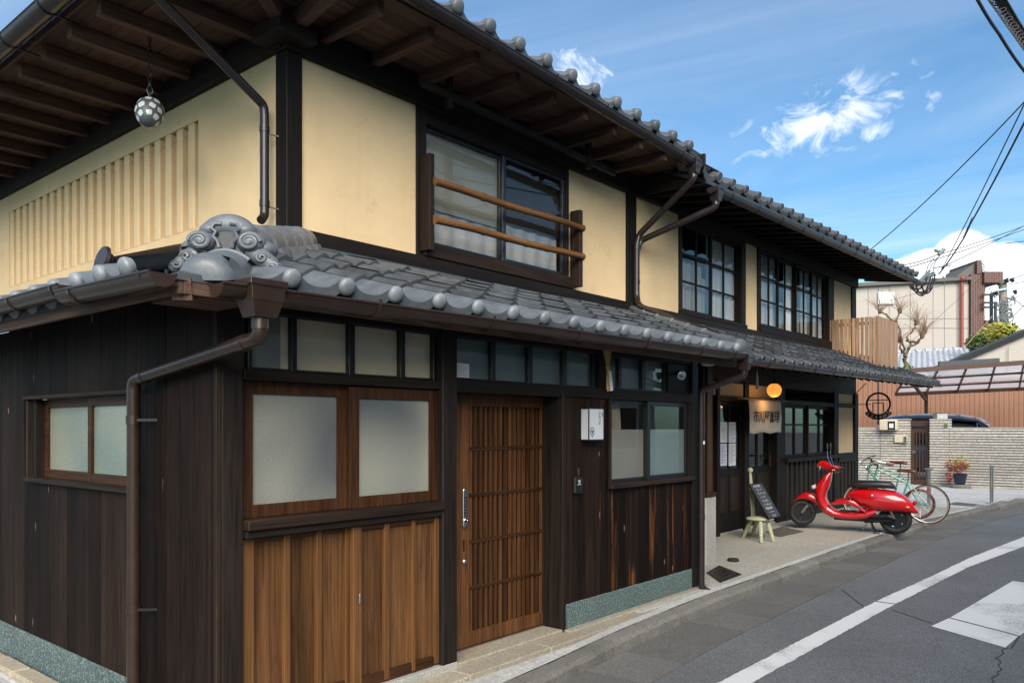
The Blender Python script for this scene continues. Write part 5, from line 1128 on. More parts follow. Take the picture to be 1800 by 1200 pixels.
MB().lathe([(.03, 0), (.034, .02), (.03, .045), (.0, .05)], 12, Matrix.Translation((-.235, 0, .50)) @ Matrix.Rotation(R(-100), 4, 'Y')).build('tail_lamp', 'tail_red', sc, smooth=True)
MB().box(-.30, -.245, -.045, .045, .48, .53).build('tail_lamp_housing', 'red_paint', sc, bevel=.012)
for s_ in (-1, 1): MB().ell((-.17, s_ * .165, .44), .03, .015, .022, 10, 6).build('rear_indicator', 'amber', sc, smooth=True); MB().ell((1.205, s_ * .125, .70), .035, .03, .035, 10, 7).build('front_indicator', 'white_globe', sc, smooth=True)
loft([(1.135, 1.045, 1, .1, .055, .06), (1.09, 1.06, .2, 1, .075, .08), (1.02, 1.055, .3, 1, .085, .085), (.94, 1.015, .4, 1, .075, .11), (.85, .985, .4, 1, .045, .11), (.82, .975, .4, 1, .02, .08)], 16).build('headset', 'red_paint', sc, smooth=True)
MB().lathe([(.062, -.02), (.068, .0), (.062, .016), (.04, .03), (0, .035)], 18, Matrix.Translation((1.130, 0, 1.04)) @ Matrix.Rotation(R(80), 4, 'Y')).build('headlamp', 'lens', sc, smooth=True); MB().lathe([(.066, -.012), (.074, .0), (.066, .012)], 18, Matrix.Translation((1.130, 0, 1.04)) @ Matrix.Rotation(R(80), 4, 'Y')).build('headlamp_rim', 'chrome', sc, smooth=True)
for s_ in (-1, 1):
    MB().tube([(.93, s_ * .09, 1.03), (.88, s_ * .22, 1.025), (.83, s_ * .28, 1.005)], .016, 8).build('handlebar', 'red_paint', sc, smooth=True); MB().tube([(.835, s_ * .27, 1.007), (.775, s_ * .36, .985)], .019, 10).build('grip', 'black_rubber', sc, smooth=True)
    MB().tube([(.90, s_ * .21, 1.005), (.90, s_ * .27, .985), (.86, s_ * .34, .955), (.845, s_ * .355, .93)], .007, 7).build('brake_lever', 'chrome', sc, smooth=True)
    MB().tube([(.93, s_ * .15, 1.06), (.98, s_ * .20, 1.18), (.985, s_ * .215, 1.30)], .006, 6).build('mirror_stalk', 'chrome', sc); MB().ell((.985, s_ * .22, 1.36), .014, .055, .065, 14, 8).build('mirror', 'black_frame', sc, smooth=True)
    MB().ell((.90, s_ * .11, .985), .022, .012, .016, 8, 6).build('handlebar_indicator', 'amber', sc, smooth=True)
MB().tube([(1.10, 0, .60), (1.30, 0, .42), (1.395, .02, .265)], .03, 8).build('fork', 'metal_dark', sc); MB().bar((1.395, .055, .265), (1.30, .06, .40), .03, .04).build('shock_absorber', 'metal', sc)
b = MB(); b.bar((.45, .02, .20), (.02, .07, .235), .12, .09); b.bar((.9, 0, .21), (.40, 0, .20), .20, .05); b.tube([(.35, .12, .27), (.1, .13, .28), (.0, .12, .24)], .035, 10); b.build('engine', 'metal_dark', sc, bevel=.012)
MB().tube([(.02, .10, .26), (.10, .12, .42)], .018, 8).build('shock_absorber', 'metal', sc); MB().tube([(.25, -.14, .22), (-.05, -.15, .24), (-.22, -.15, .27)], [.03, .05, .045], 12).build('exhaust', 'metal_dark', sc, smooth=True)
for s_ in (-1, 1): MB().tube([(.36, s_ * .07, .19), (.33, s_ * .10, .09), (.30, s_ * .14, .008), (.22, s_ * .16, .006)], .011, 7).build('stand_leg', 'metal_dark', sc)
MB().tube([(.40, .12, .16), (.47, .17, .06), (.50, .20, .05)], .009, 6).build('kick_lever', 'metal_dark', sc)
MB().tube([(.67, .02, .40), (.66, .05, .52), (.60, .11, .68), (.55, .12, .72)], .008, 7).build('side_stay', 'chrome', sc)

# ================================================================ bicycles
def bike(name, label, loc, rz, r, tyre, wall, tw, sad, top, lean=0, basket=False, bar='flat'):
    t_ = thing(name, label, 'bicycle', loc, rz, 'bicycles beside the scooter'); t_.rotation_euler = (R(lean), 0, rz)
    wb = 1.03; ax = r; wheel(t_, 0, ax, r, tw, tyre=tyre, rimm='metal', spokes=28, wall=wall); wheel(t_, wb, ax, r, tw, tyre=tyre, rimm='metal', spokes=28, wall=wall, yaw=R(6))
    bb = (.43, 0, .29); st = (.30, 0, sad - .14); hd = (.80, 0, top); hd2 = (.835, 0, top - .13)
    b = MB(); b.tube([bb, st], .0155, 8); b.tube([(.305, 0, st[2] - .07), hd], .0145, 8); b.tube([hd2, bb], .017, 8); b.tube([hd, hd2], .019, 8)
    b.build('frame', 'mint_paint', t_, smooth=True)
    for s_ in (-1, 1):
        MB().tube([(bb[0], s_ * .02, bb[2]), (0, s_ * .06, ax)], .010, 7).build('chain_stay', 'mint_paint', t_); MB().tube([(st[0], s_ * .015, st[2] - .05), (0, s_ * .06, ax)], .009, 7).build('seat_stay', 'mint_paint', t_)
        MB().tube([(.84, s_ * .03, top - .15), (.90, s_ * .05, ax + .12), (wb, s_ * .055, ax)], .011, 7).build('fork_blade', 'mint_paint', t_)
    MB().tube([st, (.30, 0, sad - .03)], .013, 8).build('seat_post', 'metal', t_)
    loft([(.19, sad - .005, 0, 1, .030, .075), (.23, sad, 0, 1, .034, .085), (.30, sad + .004, 0, 1, .030, .065), (.38, sad + .008, 0, 1, .024, .030), (.47, sad + .012, 0, 1, .016, .020), (.485, sad + .01, 0, 1, .006, .012)], 12).build('saddle', 'leather', t_, smooth=True)
    MB().tube([hd, (.785, 0, top + .07), (.86, 0, top + .10)], .014, 8).build('stem', 'metal_dark', t_)
    if bar == 'flat': pts = [(.80, -.29, top + .11), (.86, -.1, top + .10), (.86, .1, top + .10), (.80, .29, top + .11)]
    else: pts = [(.66, -.27, top + .10), (.82, -.25, top + .14), (.88, -.12, top + .12), (.86, 0, top + .10), (.88, .12, top + .12), (.82, .25, top + .14), (.66, .27, top + .10)]
    MB().tube(pts, .0115, 8).build('handlebar', 'metal', t_, smooth=True)
    for s_, i in ((1, -1), (-1, 0)):
        e = Vector(pts[i]); d = (e - Vector(pts[i - 1 if i else 1])).normalized(); MB().tube([e - d * .02, e + d * .11], .017, 9).build('grip', 'leather', t_, smooth=True); MB().tube([e - d * .02 + Vector((.03, 0, -.01)), e + d * .05 + Vector((.06, 0, -.02))], .006, 6).build('brake_lever', 'metal_dark', t_)
    MB().tube([(.86, .06, top + .10), (.95, .05, top), (.88, .03, top - .12)], .004, 5).build('brake_cable', 'cable_black', t_); MB().tube([(.86, -.06, top + .10), (.97, -.04, top + .03), (.84, -.02, top - .10)], .004, 5).build('brake_cable', 'cable_black', t_)
    M = Matrix.Translation((.43, -.045, .29)) @ Matrix.Rotation(R(90), 4, 'X'); MB().lathe([(.02, 0), (.085, 0), (.085, .004), (.02, .006)], 24, M).build('chainring', 'metal', t_)
    for (dx, s_) in ((.15, 1), (-.15, -1)): MB().bar((.43, s_ * -.07, .29), (.43 + dx, s_ * -.08, .29 - dx * .4), .014, .02).build('crank', 'metal', t_); MB().box(.43 + dx - .045, .43 + dx + .045, min(s_ * -.08, s_ * -.17), max(s_ * -.08, s_ * -.17), .28 - dx * .4, .30 - dx * .4).build('pedal', 'metal_dark', t_)
    MB().lathe([(.018, -.03), (.035, -.02), (.05, 0), (.05, .006), (0, .008)], 14, Matrix.Translation((.97, .05, top + .02)) @ Matrix.Rotation(R(95), 4, 'Y')).build('front_lamp', 'chrome', t_, smooth=True)
    MB().tube([(.0, .055, .03), (.06, .12, .005)], .008, 6).build('stand', 'metal', t_); MB().box(-.02, .02, -.035, -.015, ax + r * .62, ax + r * .75).build('reflector', 'tail_red', t_)
    return t_
bike('bicycle', 'mint green bicycle with large tan-wall tyres nearest the scooter', (12.95, -.50, 0), R(101), .342, 'black_rubber', 'tan_wall', .016, .90, .93, lean=2, bar='swept')
bike('bicycle', 'mint green small-wheeled bicycle with brown tyres behind the tan-wall one', (13.75, -.17, 0), R(100), .275, 'leather', None, .022, 1.02, 1.0, lean=-2)
# ================================================================ behind the forecourt
def at(px, py, D):
    """point seen at photo position (px, py), D metres ahead of the camera"""
    u = (px - 900) / 1400; v = (750 - py) / 1400; a = R(40.25); s_, c_ = math.sin(a), math.cos(a)
    return Vector((-2.205 + D * (s_ * u + c_), -3.9115 + D * (-c_ * u + s_), 1.68 + D * v))
fwd = Vector((math.cos(R(40.25)), math.sin(R(40.25)), 0)); rgt = Vector((math.sin(R(40.25)), -math.cos(R(40.25)), 0)); UP = Vector((0, 0, 1))
# tiled boundary walls: courses of narrow strip tiles with recessed joints
def tile_wall(label, x, y0, y1, h, th=.22, seed=1, left_of=None):
    rnd = random.Random(seed); t_ = thing('tiled_wall', label, 'wall', (x, (y0 + y1) / 2, 0), group='white strip-tiled walls')
    MB().box(x + .012, x + th - .012, y0 + .012, y1 - .012, -.05, h - .01).build('wall_core', 'gutter_slab', t_)
    ch = .0745; n = int(h / ch)
    for i in range(n):
        b = MB(); z0 = i * ch + .006; z1 = (i + 1) * ch - .020; y = y0 - rnd.uniform(0, .3)
        while y < y1:
            L_ = rnd.uniform(.34, .46); a, c = max(y, y0) + .003, min(y + L_, y1) - .003
            if c - a > .02: b.box(x - rnd.uniform(0, .006), x + .02, a, c, z0 + rnd.uniform(0, .003), z1)
            y += L_
        for (ya, yb) in ((y0 - .003, y0 + .012), (y1 - .012, y1 + .003)): b.box(x + .002, x + th, ya, yb, z0, z1)
        b.build('tile_course', 'white_strip_tile', t_)
    MB().box(x - .004, x + th + .004, y0 - .004, y1 + .004, h - .012, h + .012).build('coping', 'white_strip_tile', t_)
    return t_
tile_wall('low white strip-tiled wall behind the bicycles', 23.02, 3.05, 4.6, 1.65, seed=2)
tile_wall('taller white strip-tiled wall carrying the letter box', 23.0, 2.24, 3.04, 1.90, seed=3)
tile_wall('white strip-tiled gatepost with a box lamp on top', 22.94, 1.22, 1.70, 1.89, .42, seed=4)
tile_wall('long white strip-tiled wall behind the potted plant', 23.0, -.56, 1.21, 1.65, seed=5)
L = thing('garden_gate', 'dark aluminium garden gate with a brass handle between the tiled walls', 'gate', (23.1, 1.97, 0))
b = MB(); b.box(23.1, 23.14, 1.72, 1.80, 0, 1.62); b.box(23.1, 23.14, 2.14, 2.23, 0, 1.62); b.box(23.1, 23.14, 1.80, 2.14, 0, .14); b.box(23.1, 23.14, 1.80, 2.14, 1.52, 1.62); b.build('gate_frame', 'brown_steel', L)
for i in range(4): MB().box(23.105, 23.13, 1.815 + i * .085, 1.850 + i * .085, .14, 1.52).build('gate_bar', 'brown_steel', L)
MB().box(23.06, 23.10, 2.10, 2.20, .90, .98).build('gate_handle', 'steel_brushed', L, bevel=.01); B('gate_lintel', 'brown_steel', L, 23.08, 23.2, 1.70, 2.24, 1.70, 1.86)
L = thing('letter_box', 'cream letter box with a dark slot high on the tiled wall', 'letter box', (22.9, 2.72, 1.6)); B('box_body', 'box_cream', L, 22.78, 22.998, 2.55, 3.02, 1.58, 1.89, bevel=.02); B('slot_plate', 'metal_dark', L, 22.772, 22.782, 2.58, 2.78, 1.60, 1.84); B('slot_window', 'white_paint', L, 22.766, 22.772, 2.62, 2.74, 1.65, 1.78)
L = thing('meter_box', 'small beige wall intercom box below the letter box', 'intercom', (22.95, 2.45, 1.3)); B('box_body', 'box_cream', L, 22.93, 22.998, 2.30, 2.64, 1.22, 1.44, bevel=.01); B('handset', 'metal', L, 22.90, 22.93, 2.30, 2.38, 1.20, 1.40, bevel=.01)
L = thing('gatepost_lamp', 'square white box lamp standing on the gatepost', 'lamp', (23.1, 1.45, 1.9)); B('lamp_glass', 'white_globe', L, 23.0, 23.25, 1.30, 1.52, 1.915, 2.06); B('lamp_cover', 'plate_grey', L, 22.99, 23.26, 1.52, 1.62, 1.905, 2.07); B('lamp_cap', 'plate_grey', L, 22.99, 23.26, 1.29, 1.62, 2.062, 2.08)
o = B('name_plate', 'leaf', None, 22.925, 22.938, 1.24, 1.33, 1.66, 1.76); tag(o, 'small green house number plate on the tiled gatepost', 'plate')
# bollards
for (x, y_, h, lb) in ((16.6, .30, .80, 'brushed steel bollard behind the bicycle wheel'), (17.87, -.66, .84, 'brushed steel bollard near the kerb in front of the long tiled wall')):
    L = thing('bollard', lb, 'bollard', (x, y_, 0), group='steel bollards on the forecourt'); MB().tube([(x, y_, .01), (x, y_, h - .03)], .038, 16).build('post', 'steel_brushed', L, smooth=True)
    MB().lathe([(.05, 0), (.085, .004), (.085, .018), (.05, .03), (0, .034)], 18, Matrix.Translation((x, y_, h - .035))).build('cap', 'steel_brushed', L, smooth=True); MB().lathe([(.09, 0), (.09, .012), (.04, .02)], 18, Matrix.Translation((x, y_, .004))).build('base_flange', 'steel_brushed', L)
def box_at(name, m, x0, x1, y0, y1, z, kind='structure'): o = MB().box(x0, x1, y0, y1, z - .02, z).build(name, m); o['kind'] = kind; return o
o = MB().add([(16.9, -.48, .008), (17.5, -.50, .008), (17.75, .0, .008), (17.1, .05, .008)], [(0, 1, 2, 3)]).build('drain_plate', 'plate_grey'); tag(o, 'flat grey drain plate in the paved forecourt', 'drain cover')
# covers in the apron
L = thing('manhole_cover', 'dark cast iron square cover in the apron beside the rain pipe', 'manhole cover', (6.3, .14, 0)); P4 = [(6.224, .295), (6.753, .395), (6.382, -.054), (5.797, -.078)]
MB().add([(*p, .004) for p in P4] + [(*p, .012) for p in P4], [(4, 5, 6, 7), (0, 1, 5, 4), (1, 2, 6, 5), (2, 3, 7, 6), (3, 0, 4, 7)]).build('plate', 'manhole_iron', L)
cp = [Vector((*p, .013)) for p in P4]; cen = sum(cp, Vector()) / 4
b = MB()
for k_ in (.86, .5):
    q_ = [cen + (p - cen) * k_ for p in cp]
    for i in range(4): b.bar(q_[i], q_[(i + 1) % 4], .012, .006)
for i in range(5): b.bar(cen + (cp[0] - cen) * (-.3 + .15 * i) + (cp[1] - cen) * .3, cen + (cp[0] - cen) * (-.3 + .15 * i) - (cp[1] - cen) * .3, .012, .006)
b.build('relief', 'metal_dark', L)
o = MB().add([(10.11, 1.22, .006), (10.99, 1.29, .006), (10.58, .77, .006), (9.68, .81, .006)], [(0, 1, 2, 3)]).build('apron_plate', 'plate_grey'); tag(o, 'grey concrete cover set in the apron before the coffee house door', 'drain cover')
o = MB().lathe([(.07, 0), (.075, .02), (.06, .035), (0, .03)], 16, Matrix.Translation((7.2, .42, 0))).build('floor_drain', 'black_rubber', smooth=True); tag(o, 'small round black drain cap beside the granite pier', 'drain cover')
# potted nandina
L = thing('potted_plant', 'red-leaved shrub in a dark blue pot by the long tiled wall', 'plant', (22.4, .80, 0))
MB().lathe([(.10, .0), (.13, .02), (.17, .24), (.185, .27), (.17, .285), (.15, .25), (0, .24)], 18, Matrix.Translation((22.45, .83, .10))).build('pot', 'pot_blue', L, smooth=True); MB().lathe([(.26, 0), (.27, .06), (.2, .10), (0, .10)], 12, Matrix.Translation((22.5, .83, 0))).build('pot_stone', 'kerb_stone', L)
random.seed(11)
def leaves(c, rx, ry, rz, n, sz, gap=0.):
    b = MB()
    for i in range(n):
        while True:
            p = Vector((random.uniform(-1, 1), random.uniform(-1, 1), random.uniform(-1, 1)))
            if gap < p.length < 1: break
        p = Vector(c) + Vector((p.x * rx, p.y * ry, p.z * rz)); d = Vector((random.uniform(-1, 1), random.uniform(-1, 1), random.uniform(-.6, .6))).normalized(); q_ = d.orthogonal().normalized(); s_ = sz * random.uniform(.6, 1.3)
        b.add([p - d * s_, p + q_ * s_ * .4, p + d * s_, p - q_ * s_ * .4], [(0, 1, 2, 3)])
    return b
leaves((22.42, .90, .60), .24, .34, .17, 380, .042).build('red_leaves', 'berry_red', L); leaves((22.42, .85, .68), .25, .33, .20, 120, .045).build('green_leaves', 'leaf_yellow', L); leaves((22.4, 1.10, .30), .1, .09, .18, 90, .045).build('red_leaves', 'berry_red', L)
b = MB()
for i in range(14): a = random.uniform(0, 6.28); b.tube([(22.45, .83, .34), (22.43 + .1 * math.cos(a), .87 + .12 * math.sin(a), .5), (22.42 + .24 * math.cos(a), .90 + .32 * math.sin(a), .66)], .005, 4)
b.build('stems', 'twig', L)
# parked car behind the wall
L = thing('parked_car', 'dark blue car parked under the carport behind the tiled wall', 'car', (26.3, 2.0, 0))
def carloft(sts, m, name, n=16, e=4.):
    vs = []; fs = []
    for (y_, z0, z1, w_) in sts:
        for j in range(n):
            a = 2 * math.pi * j / n; ca, sa = math.cos(a), math.sin(a); p = abs(ca) ** (2 / e) * (1 if ca >= 0 else -1); q_ = abs(sa) ** (2 / e) * (1 if sa >= 0 else -1); vs.append((26.3 + w_ * p, y_, (z0 + z1) / 2 + (z1 - z0) / 2 * q_))
    for i in range(len(sts) - 1):
        for j in range(n): fs.append((i * n + j, i * n + (j + 1) % n, (i + 1) * n + (j + 1) % n, (i + 1) * n + j))
    fs += [tuple(range(n)), tuple(range(len(sts) * n - 1, (len(sts) - 1) * n - 1, -1))]; return MB().add(vs, fs).build(name, m, L, smooth=True)
carloft([(-.55, .35, .80, .70), (-.45, .25, 1.0, .82), (.3, .22, 1.12, .86), (2.0, .22, 1.16, .87), (3.6, .22, 1.14, .86), (3.85, .35, .95, .76)], 'car_paint', 'body')
carloft([(.05, 1.05, 1.12, .70), (.55, 1.05, 1.55, .70), (.95, 1.05, 1.78, .71), (1.5, 1.05, 1.86, .71), (2.6, 1.05, 1.86, .71), (3.3, 1.05, 1.78, .70), (3.75, 1.05, 1.25, .70)], 'car_glass', 'cabin_glass', e=3.)
carloft([(.70, 1.66, 1.72, .60), (.95, 1.77, 1.95, .65), (1.5, 1.82, 2.08, .66), (2.6, 1.84, 2.12, .66), (3.3, 1.80, 2.08, .64), (3.9, 1.72, 1.98, .58)], 'car_paint', 'roof', e=3.)
for y_ in (.95, 1.9, 2.85): MB().bar((25.60, y_, 1.1), (25.66, y_ + .05, 1.80), .03, .07).build('window_pillar', 'car_paint', L)
MB().bar((25.60, .1, 1.14), (25.68, .95, 1.80), .03, .06).build('window_pillar', 'car_paint', L)
for y_ in (.35, 2.95): MB().lathe([(.20, -.1), (.31, -.09), (.31, .09), (.2, .1)], 20, Matrix.Translation((25.55, y_, .18)) @ Matrix.Rotation(R(90), 4, 'Y')).build('wheel', 'black_rubber', L, smooth=True)
# carport
L = thing('carport', 'brown steel carport with translucent roof sheets over the parked car', 'carport', (26, 1.5, 0))
q00, q01, q10, q11 = at(1600, 650, 24), at(1900, 629, 24), at(1574, 692, 31), at(1900, 678, 31)
qp = lambda u, v: (q00 * (1 - u) + q01 * u) * (1 - v) + (q10 * (1 - u) + q11 * u) * v
for i in range(7): MB().bar(qp(i / 6, 0), qp(i / 6, 1), .05, .09).build('purlin', 'brown_steel', L)
for v in (0, .33, .66, 1): MB().bar(qp(0, v) - UP * .02, qp(1, v) - UP * .02, .09 if v in (0, 1) else .06, .14 if v in (0, 1) else .07).build('beam', 'brown_steel', L)
for i in range(6):
    for j in range(3): MB().add([qp((i + .03) / 6, (j + .04) / 3) + UP * .05, qp((i + .97) / 6, (j + .04) / 3) + UP * .05, qp((i + .97) / 6, (j + .96) / 3) + UP * .05, qp((i + .03) / 6, (j + .96) / 3) + UP * .05], [(0, 1, 2, 3)]).build('roof_sheet', 'carport_sheet', L)
pp_ = at(1628, 690, 30); MB().bar((pp_.x, pp_.y, 0), pp_, .11, .11).build('post', 'brown_steel', L); MB().bar(pp_ - UP * .3, at(1606, 676, 27.5), .07, .10).build('brace', 'brown_steel', L)
# orange corrugated wall
b = MB(); a0, a1 = at(1440, 750, 34), at(2000, 750, 33); n = 260; d_ = (a1 - a0); vs = []; fs = []
for i in range(n + 1):
    p = a0 + d_ * (i / n) - fwd * (.035 if i % 4 in (1, 2) else 0); vs += [(p.x, p.y, -.1), (p.x, p.y, 3.75)]
for i in range(n): fs.append((2 * i, 2 * i + 2, 2 * i + 3, 2 * i + 1))
o = b.add(vs, fs).build('corrugated_wall', 'orange_sheet'); tag(o, 'orange brown corrugated metal wall behind the carport', 'wall')
# neighbouring house with bright tiled roof, and gable beside it
L = thing('tiled_house', 'low house with roof tiles coloured pale as if sunlit behind the carport', 'house', tuple(at(1680, 740, 40)))
r0, r1, e0, e1 = at(1560, 621, 42), at(1760, 611, 41), at(1548, 656, 38), at(1790, 650, 37); n = 132; b = MB()
b.grid(lambda u, v: (e0 * (1 - u) + e1 * u) * (1 - v) + (r0 * (1 - u) + r1 * u) * v + UP * (.09 * (.5 + .5 * math.cos(u * 22 * 2 * math.pi)) + .05 * (1 - (v * 6) % 1)), n, 36); b.build('roof', 'sunlit_tile', L, smooth=True)
for i in range(13): p = r0 * (1 - i / 12) + r1 * (i / 12); MB().tube([p - rgt * .02, p + rgt * .42], [.16, .13], 10).build('ridge_tile', 'sunlit_tile', L, smooth=True)
MB().prism([(0, 0), (9, 0), (9, 4.2), (0, 4.2)], frameM(tuple(at(1550, 750, 39) * 1 - UP * 1.7), tuple(rgt), (0, 0, 1)), -.2).build('wall', 'beige_panel', L)
L = thing('gabled_shed', 'pale gabled building with dark barge board at the right edge', 'house', tuple(at(1760, 740, 34)))
g = [at(1652, 652, 34), at(1900, 652, 34), at(1900, 556, 34), at(1820, 585, 34)]
GM = frameM(tuple(at(1652, 652, 34)), tuple(rgt), (0, 0, 1)); sx = 34 / 1400
MB().prism([(0, -3.0), (248 * sx, -3.0), (248 * sx, 88 * sx), (150 * sx, 66 * sx), (2 * sx, 8 * sx)], GM, -.25).build('wall', 'beige_panel', L)
MB().bar(at(1632, 657, 33.9), at(1806, 584, 33.9), .12, .20).build('barge_board', 'metal_dark', L); MB().bar(at(1630, 652, 34.2), at(1806, 578, 34.2), .30, .09).build('roof_edge', 'roof_tile_old', L)
for px_ in (1700, 1772): MB().bar(at(px_, 652, 33.88), at(px_, 598 + (1806 - px_) * .33, 33.88), .02, .02).build('wall_seam', 'plate_grey', L)
MB().bar(at(1650, 640, 33.4), at(1756, 634, 33.4), .12, .22).build('lean_to_roof', 'roof_tile_old', L)
# beige panelled building with brick tower
L = thing('beige_building', 'tall beige panelled building with dark brick corner tower and balcony', 'building', tuple(at(1620, 745, 52)))
D0 = 52; BM = frameM(tuple(at(1440, 750, D0)), tuple(rgt), (0, 0, 1)); s0 = D0 / 1400
bx2 = lambda u0, u1, v0, v1, d0, d1, m, nm, par=L: MB().prism([((u0 - 1440) * s0, (750 - v1) * s0), ((u1 - 1440) * s0, (750 - v1) * s0), ((u1 - 1440) * s0, (750 - v0) * s0), ((u0 - 1440) * s0, (750 - v0) * s0)], BM @ Matrix.Translation((0, 0, d0)), d1 - d0).build(nm, m, par)
bx2(1441, 1703, 502, 790, -8, -.16, 'plate_grey', 'wall_core')
cols = [1440, 1482, 1526, 1544, 1563, 1600, 1640, 1660, 1682, 1703]; rows = [500, 560, 577, 640, 800]
for i in range(len(cols) - 1):
    for j in range(len(rows) - 1): bx2(cols[i] + .4, cols[i + 1] - .4, rows[j] + .4 - (cols[i] - 1600) * .0 , rows[j + 1] - .4, -.15, 0, 'beige_panel', 'wall_panel')
MB().bar(at(1440, 505, D0 - .2), at(1705, 489, D0 - .2), .3, .22).build('parapet', 'plate_grey', L)
MB().prism([((1440 - 1440) * s0, (750 - 502) * s0), ((1704 - 1440) * s0, (750 - 502) * s0), ((1704 - 1440) * s0, (750 - 489) * s0)], BM @ Matrix.Translation((0, 0, -.1)), -4).build('gable', 'beige_panel', L)
MB().tube([at(1691, 497, D0 - .25), at(1691, 640, D0 - .25)], .10, 8).build('rain_pipe', 'rust_pipe', L); MB().ell(at(1692, 490, D0 - .3), .2, .2, .2, 10, 6).build('rain_head', 'rust_pipe', L, smooth=True)
wv = bx2(1542, 1570, 514, 535, .0, .14, 'metal', 'window_louvre')
for i in range(6): bx2(1543, 1569, 515 + i * 3.3, 517 + i * 3.3, .14, .2, 'white_paint', 'louvre_blade', wv)
bx2(1703, 1726, 483, 800, -4, .25, 'brick_tile', 'brick_tower'); bx2(1713, 1721, 459, 483, -3, .3, 'brick_tile', 'brick_fin'); bx2(1722, 1755, 480, 499, -5, .5, 'brick_tile', 'brick_canopy'); bx2(1726, 1749, 564, 590, -4, .4, 'brick_tile', 'balcony_wall')
bx2(1726, 1742, 500, 566, -4, -.6, 'box_cream', 'recess_wall'); MB().prism([((1680 - 1440) * s0, (750 - 486) * s0), ((1713 - 1440) * s0, (750 - 486) * s0), ((1713 - 1440) * s0, (750 - 463) * s0)], BM, -3).build('roof_slope', 'plate_grey', L)
for (a, c) in (((1726, 518), (1746, 518)), ((1726, 532), (1746, 532)), ((1726, 540), (1746, 540)), ((1744, 516), (1744, 566)), ((1741, 516), (1741, 566))): MB().bar(at(*a, D0 - .5), at(*c, D0 - .5), .10, .12).build('balcony_rail', 'navy_frame', L)
MB().prism([((1742 - 1440) * s0, (750 - 566) * s0), ((1746 - 1440) * s0, (750 - 566) * s0), ((1746 - 1440) * s0, (750 - 532) * s0), ((1742 - 1440) * s0, (750 - 532) * s0)], BM @ Matrix.Translation((0, 0, .3)), .1).build('balcony_screen', 'navy_frame', L)
b = MB()
for i in range(4): p = at(1726 + i * 4, 470, D0); b.tube([at(1723, 460 + i * 5, D0), at(1731, 468 + i * 4, D0)], .03, 4)
b.tube([at(1724, 458, D0), at(1727, 480, D0)], .04, 5); b.build('dish_aerial', 'metal', L)
b = MB(); b.tube([at(1661, 498, D0), at(1661, 468, D0)], .04, 5); b.tube([at(1642, 471, D0), at(1673, 466, D0)], .03, 4)
for i in range(8): b.tube([at(1644 + i * 3.6, 467 - i * .3, D0), at(1644 + i * 3.6, 474 - i * .5, D0)], .02, 4)
b.build('tv_aerial', 'metal', L)
# small dark house roof behind the coffee house corner
# pollarded tree
random.seed(5)
L = thing('pollarded_tree', 'bare pollarded tree with knobby branches and fine upright twigs', 'tree', tuple(at(1588, 700, 36)))
T0 = at(1592, 660, 36); b = MB(); tw = MB()
br = [[(1592, 690), (1592, 640), (1590, 620)], [(1590, 625), (1600, 606), (1594, 596), (1603, 582), (1611, 568)], [(1594, 612), (1612, 603), (1622, 590), (1626, 582)], [(1600, 600), (1612, 600), (1621, 592)], [(1590, 620), (1584, 590), (1577, 562), (1582, 548)], [(1576, 565), (1566, 562), (1556, 552), (1547, 548)], [(1590, 625), (1584, 612), (1582, 600)]]
for k_, pl_ in enumerate(br):
    pts = [at(x, y_, 36 + random.uniform(-.3, .3)) for x, y_ in pl_]; n = len(pts); r0_ = .11 if k_ == 0 else .052
    fine = []
    for i in range(n - 1):
        for j in range(4): t_ = j / 4; fine.append(pts[i] * (1 - t_) + pts[i + 1] * t_ + Vector((random.uniform(-.05, .05), random.uniform(-.05, .05), random.uniform(-.05, .05))))
    fine.append(pts[-1]); b.tube(fine, [r0_ * (1 - .45 * i / len(fine)) * random.uniform(.8, 1.25) for i in range(len(fine))], 8)
    if k_:
        b.ell(pts[-1], .10, .10, .10, 8, 6)
        for q_ in range(34):
            p = pts[-1] + Vector((random.uniform(-.1, .1), random.uniform(-.1, .1), .05)); a = random.uniform(-1.1, 1.1); l_ = random.uniform(.4, 1.15); e_ = p + rgt * math.sin(a) * l_ + fwd * random.uniform(-.4, .4) + UP * math.cos(a) * l_; tw.tube([p, (p + e_) / 2 + UP * .06, e_], [.009, .006, .003], 4)
b.build('trunk', 'bark', L, smooth=True); tw.build('twigs', 'twig', L)
# evergreen shrubs
def shrub(label, px, py, D, w_, h_, m, n=500):
    c = at(px, py, D); L = thing('evergreen_shrub', label, 'shrub', (c.x, c.y, 0)); cr = leaves(c, w_, w_, h_, n, .13, .45); cr.build('crown', m, L)
    for k_ in range(4): leaves(c + Vector((random.uniform(-.7, .7) * w_, random.uniform(-.5, .5) * w_, random.uniform(-.2, .9) * h_)), w_ * .45, w_ * .45, h_ * .5, n // 5, .12).build('crown', 'leaf' if k_ % 2 else m, L)
    MB().tube([(c.x, c.y, 0), (c.x + .1, c.y, c.z * .6), (c.x, c.y, c.z)], [.12, .09, .04], 7).build('trunk', 'bark', L)
shrub('yellow-green leafy shrub above the gabled roof', 1757, 588, 41, 1.0, .62, 'leaf_yellow', 700); shrub('small dark green shrub beside the brick tower', 1716, 604, 39, .5, .45, 'leaf', 350); shrub('yellow flowering shrub peeping over the carport', 1592, 655, 36, .45, .25, 'leaf_yellow', 160)
L = thing('tree_stump', 'ivy-dark cut tree trunk in front of the brick tower', 'tree', tuple(at(1722, 640, 42))); MB().tube([at(1722, 650, 42), at(1722, 610, 42), at(1724, 596, 42), at(1729, 582, 42)], [.35, .32, .36, .2], 9).build('trunk', 'bark', L, smooth=True); leaves(at(1722, 600, 41.8), .35, .35, .5, 160, .12).build('ivy', 'leaf', L)
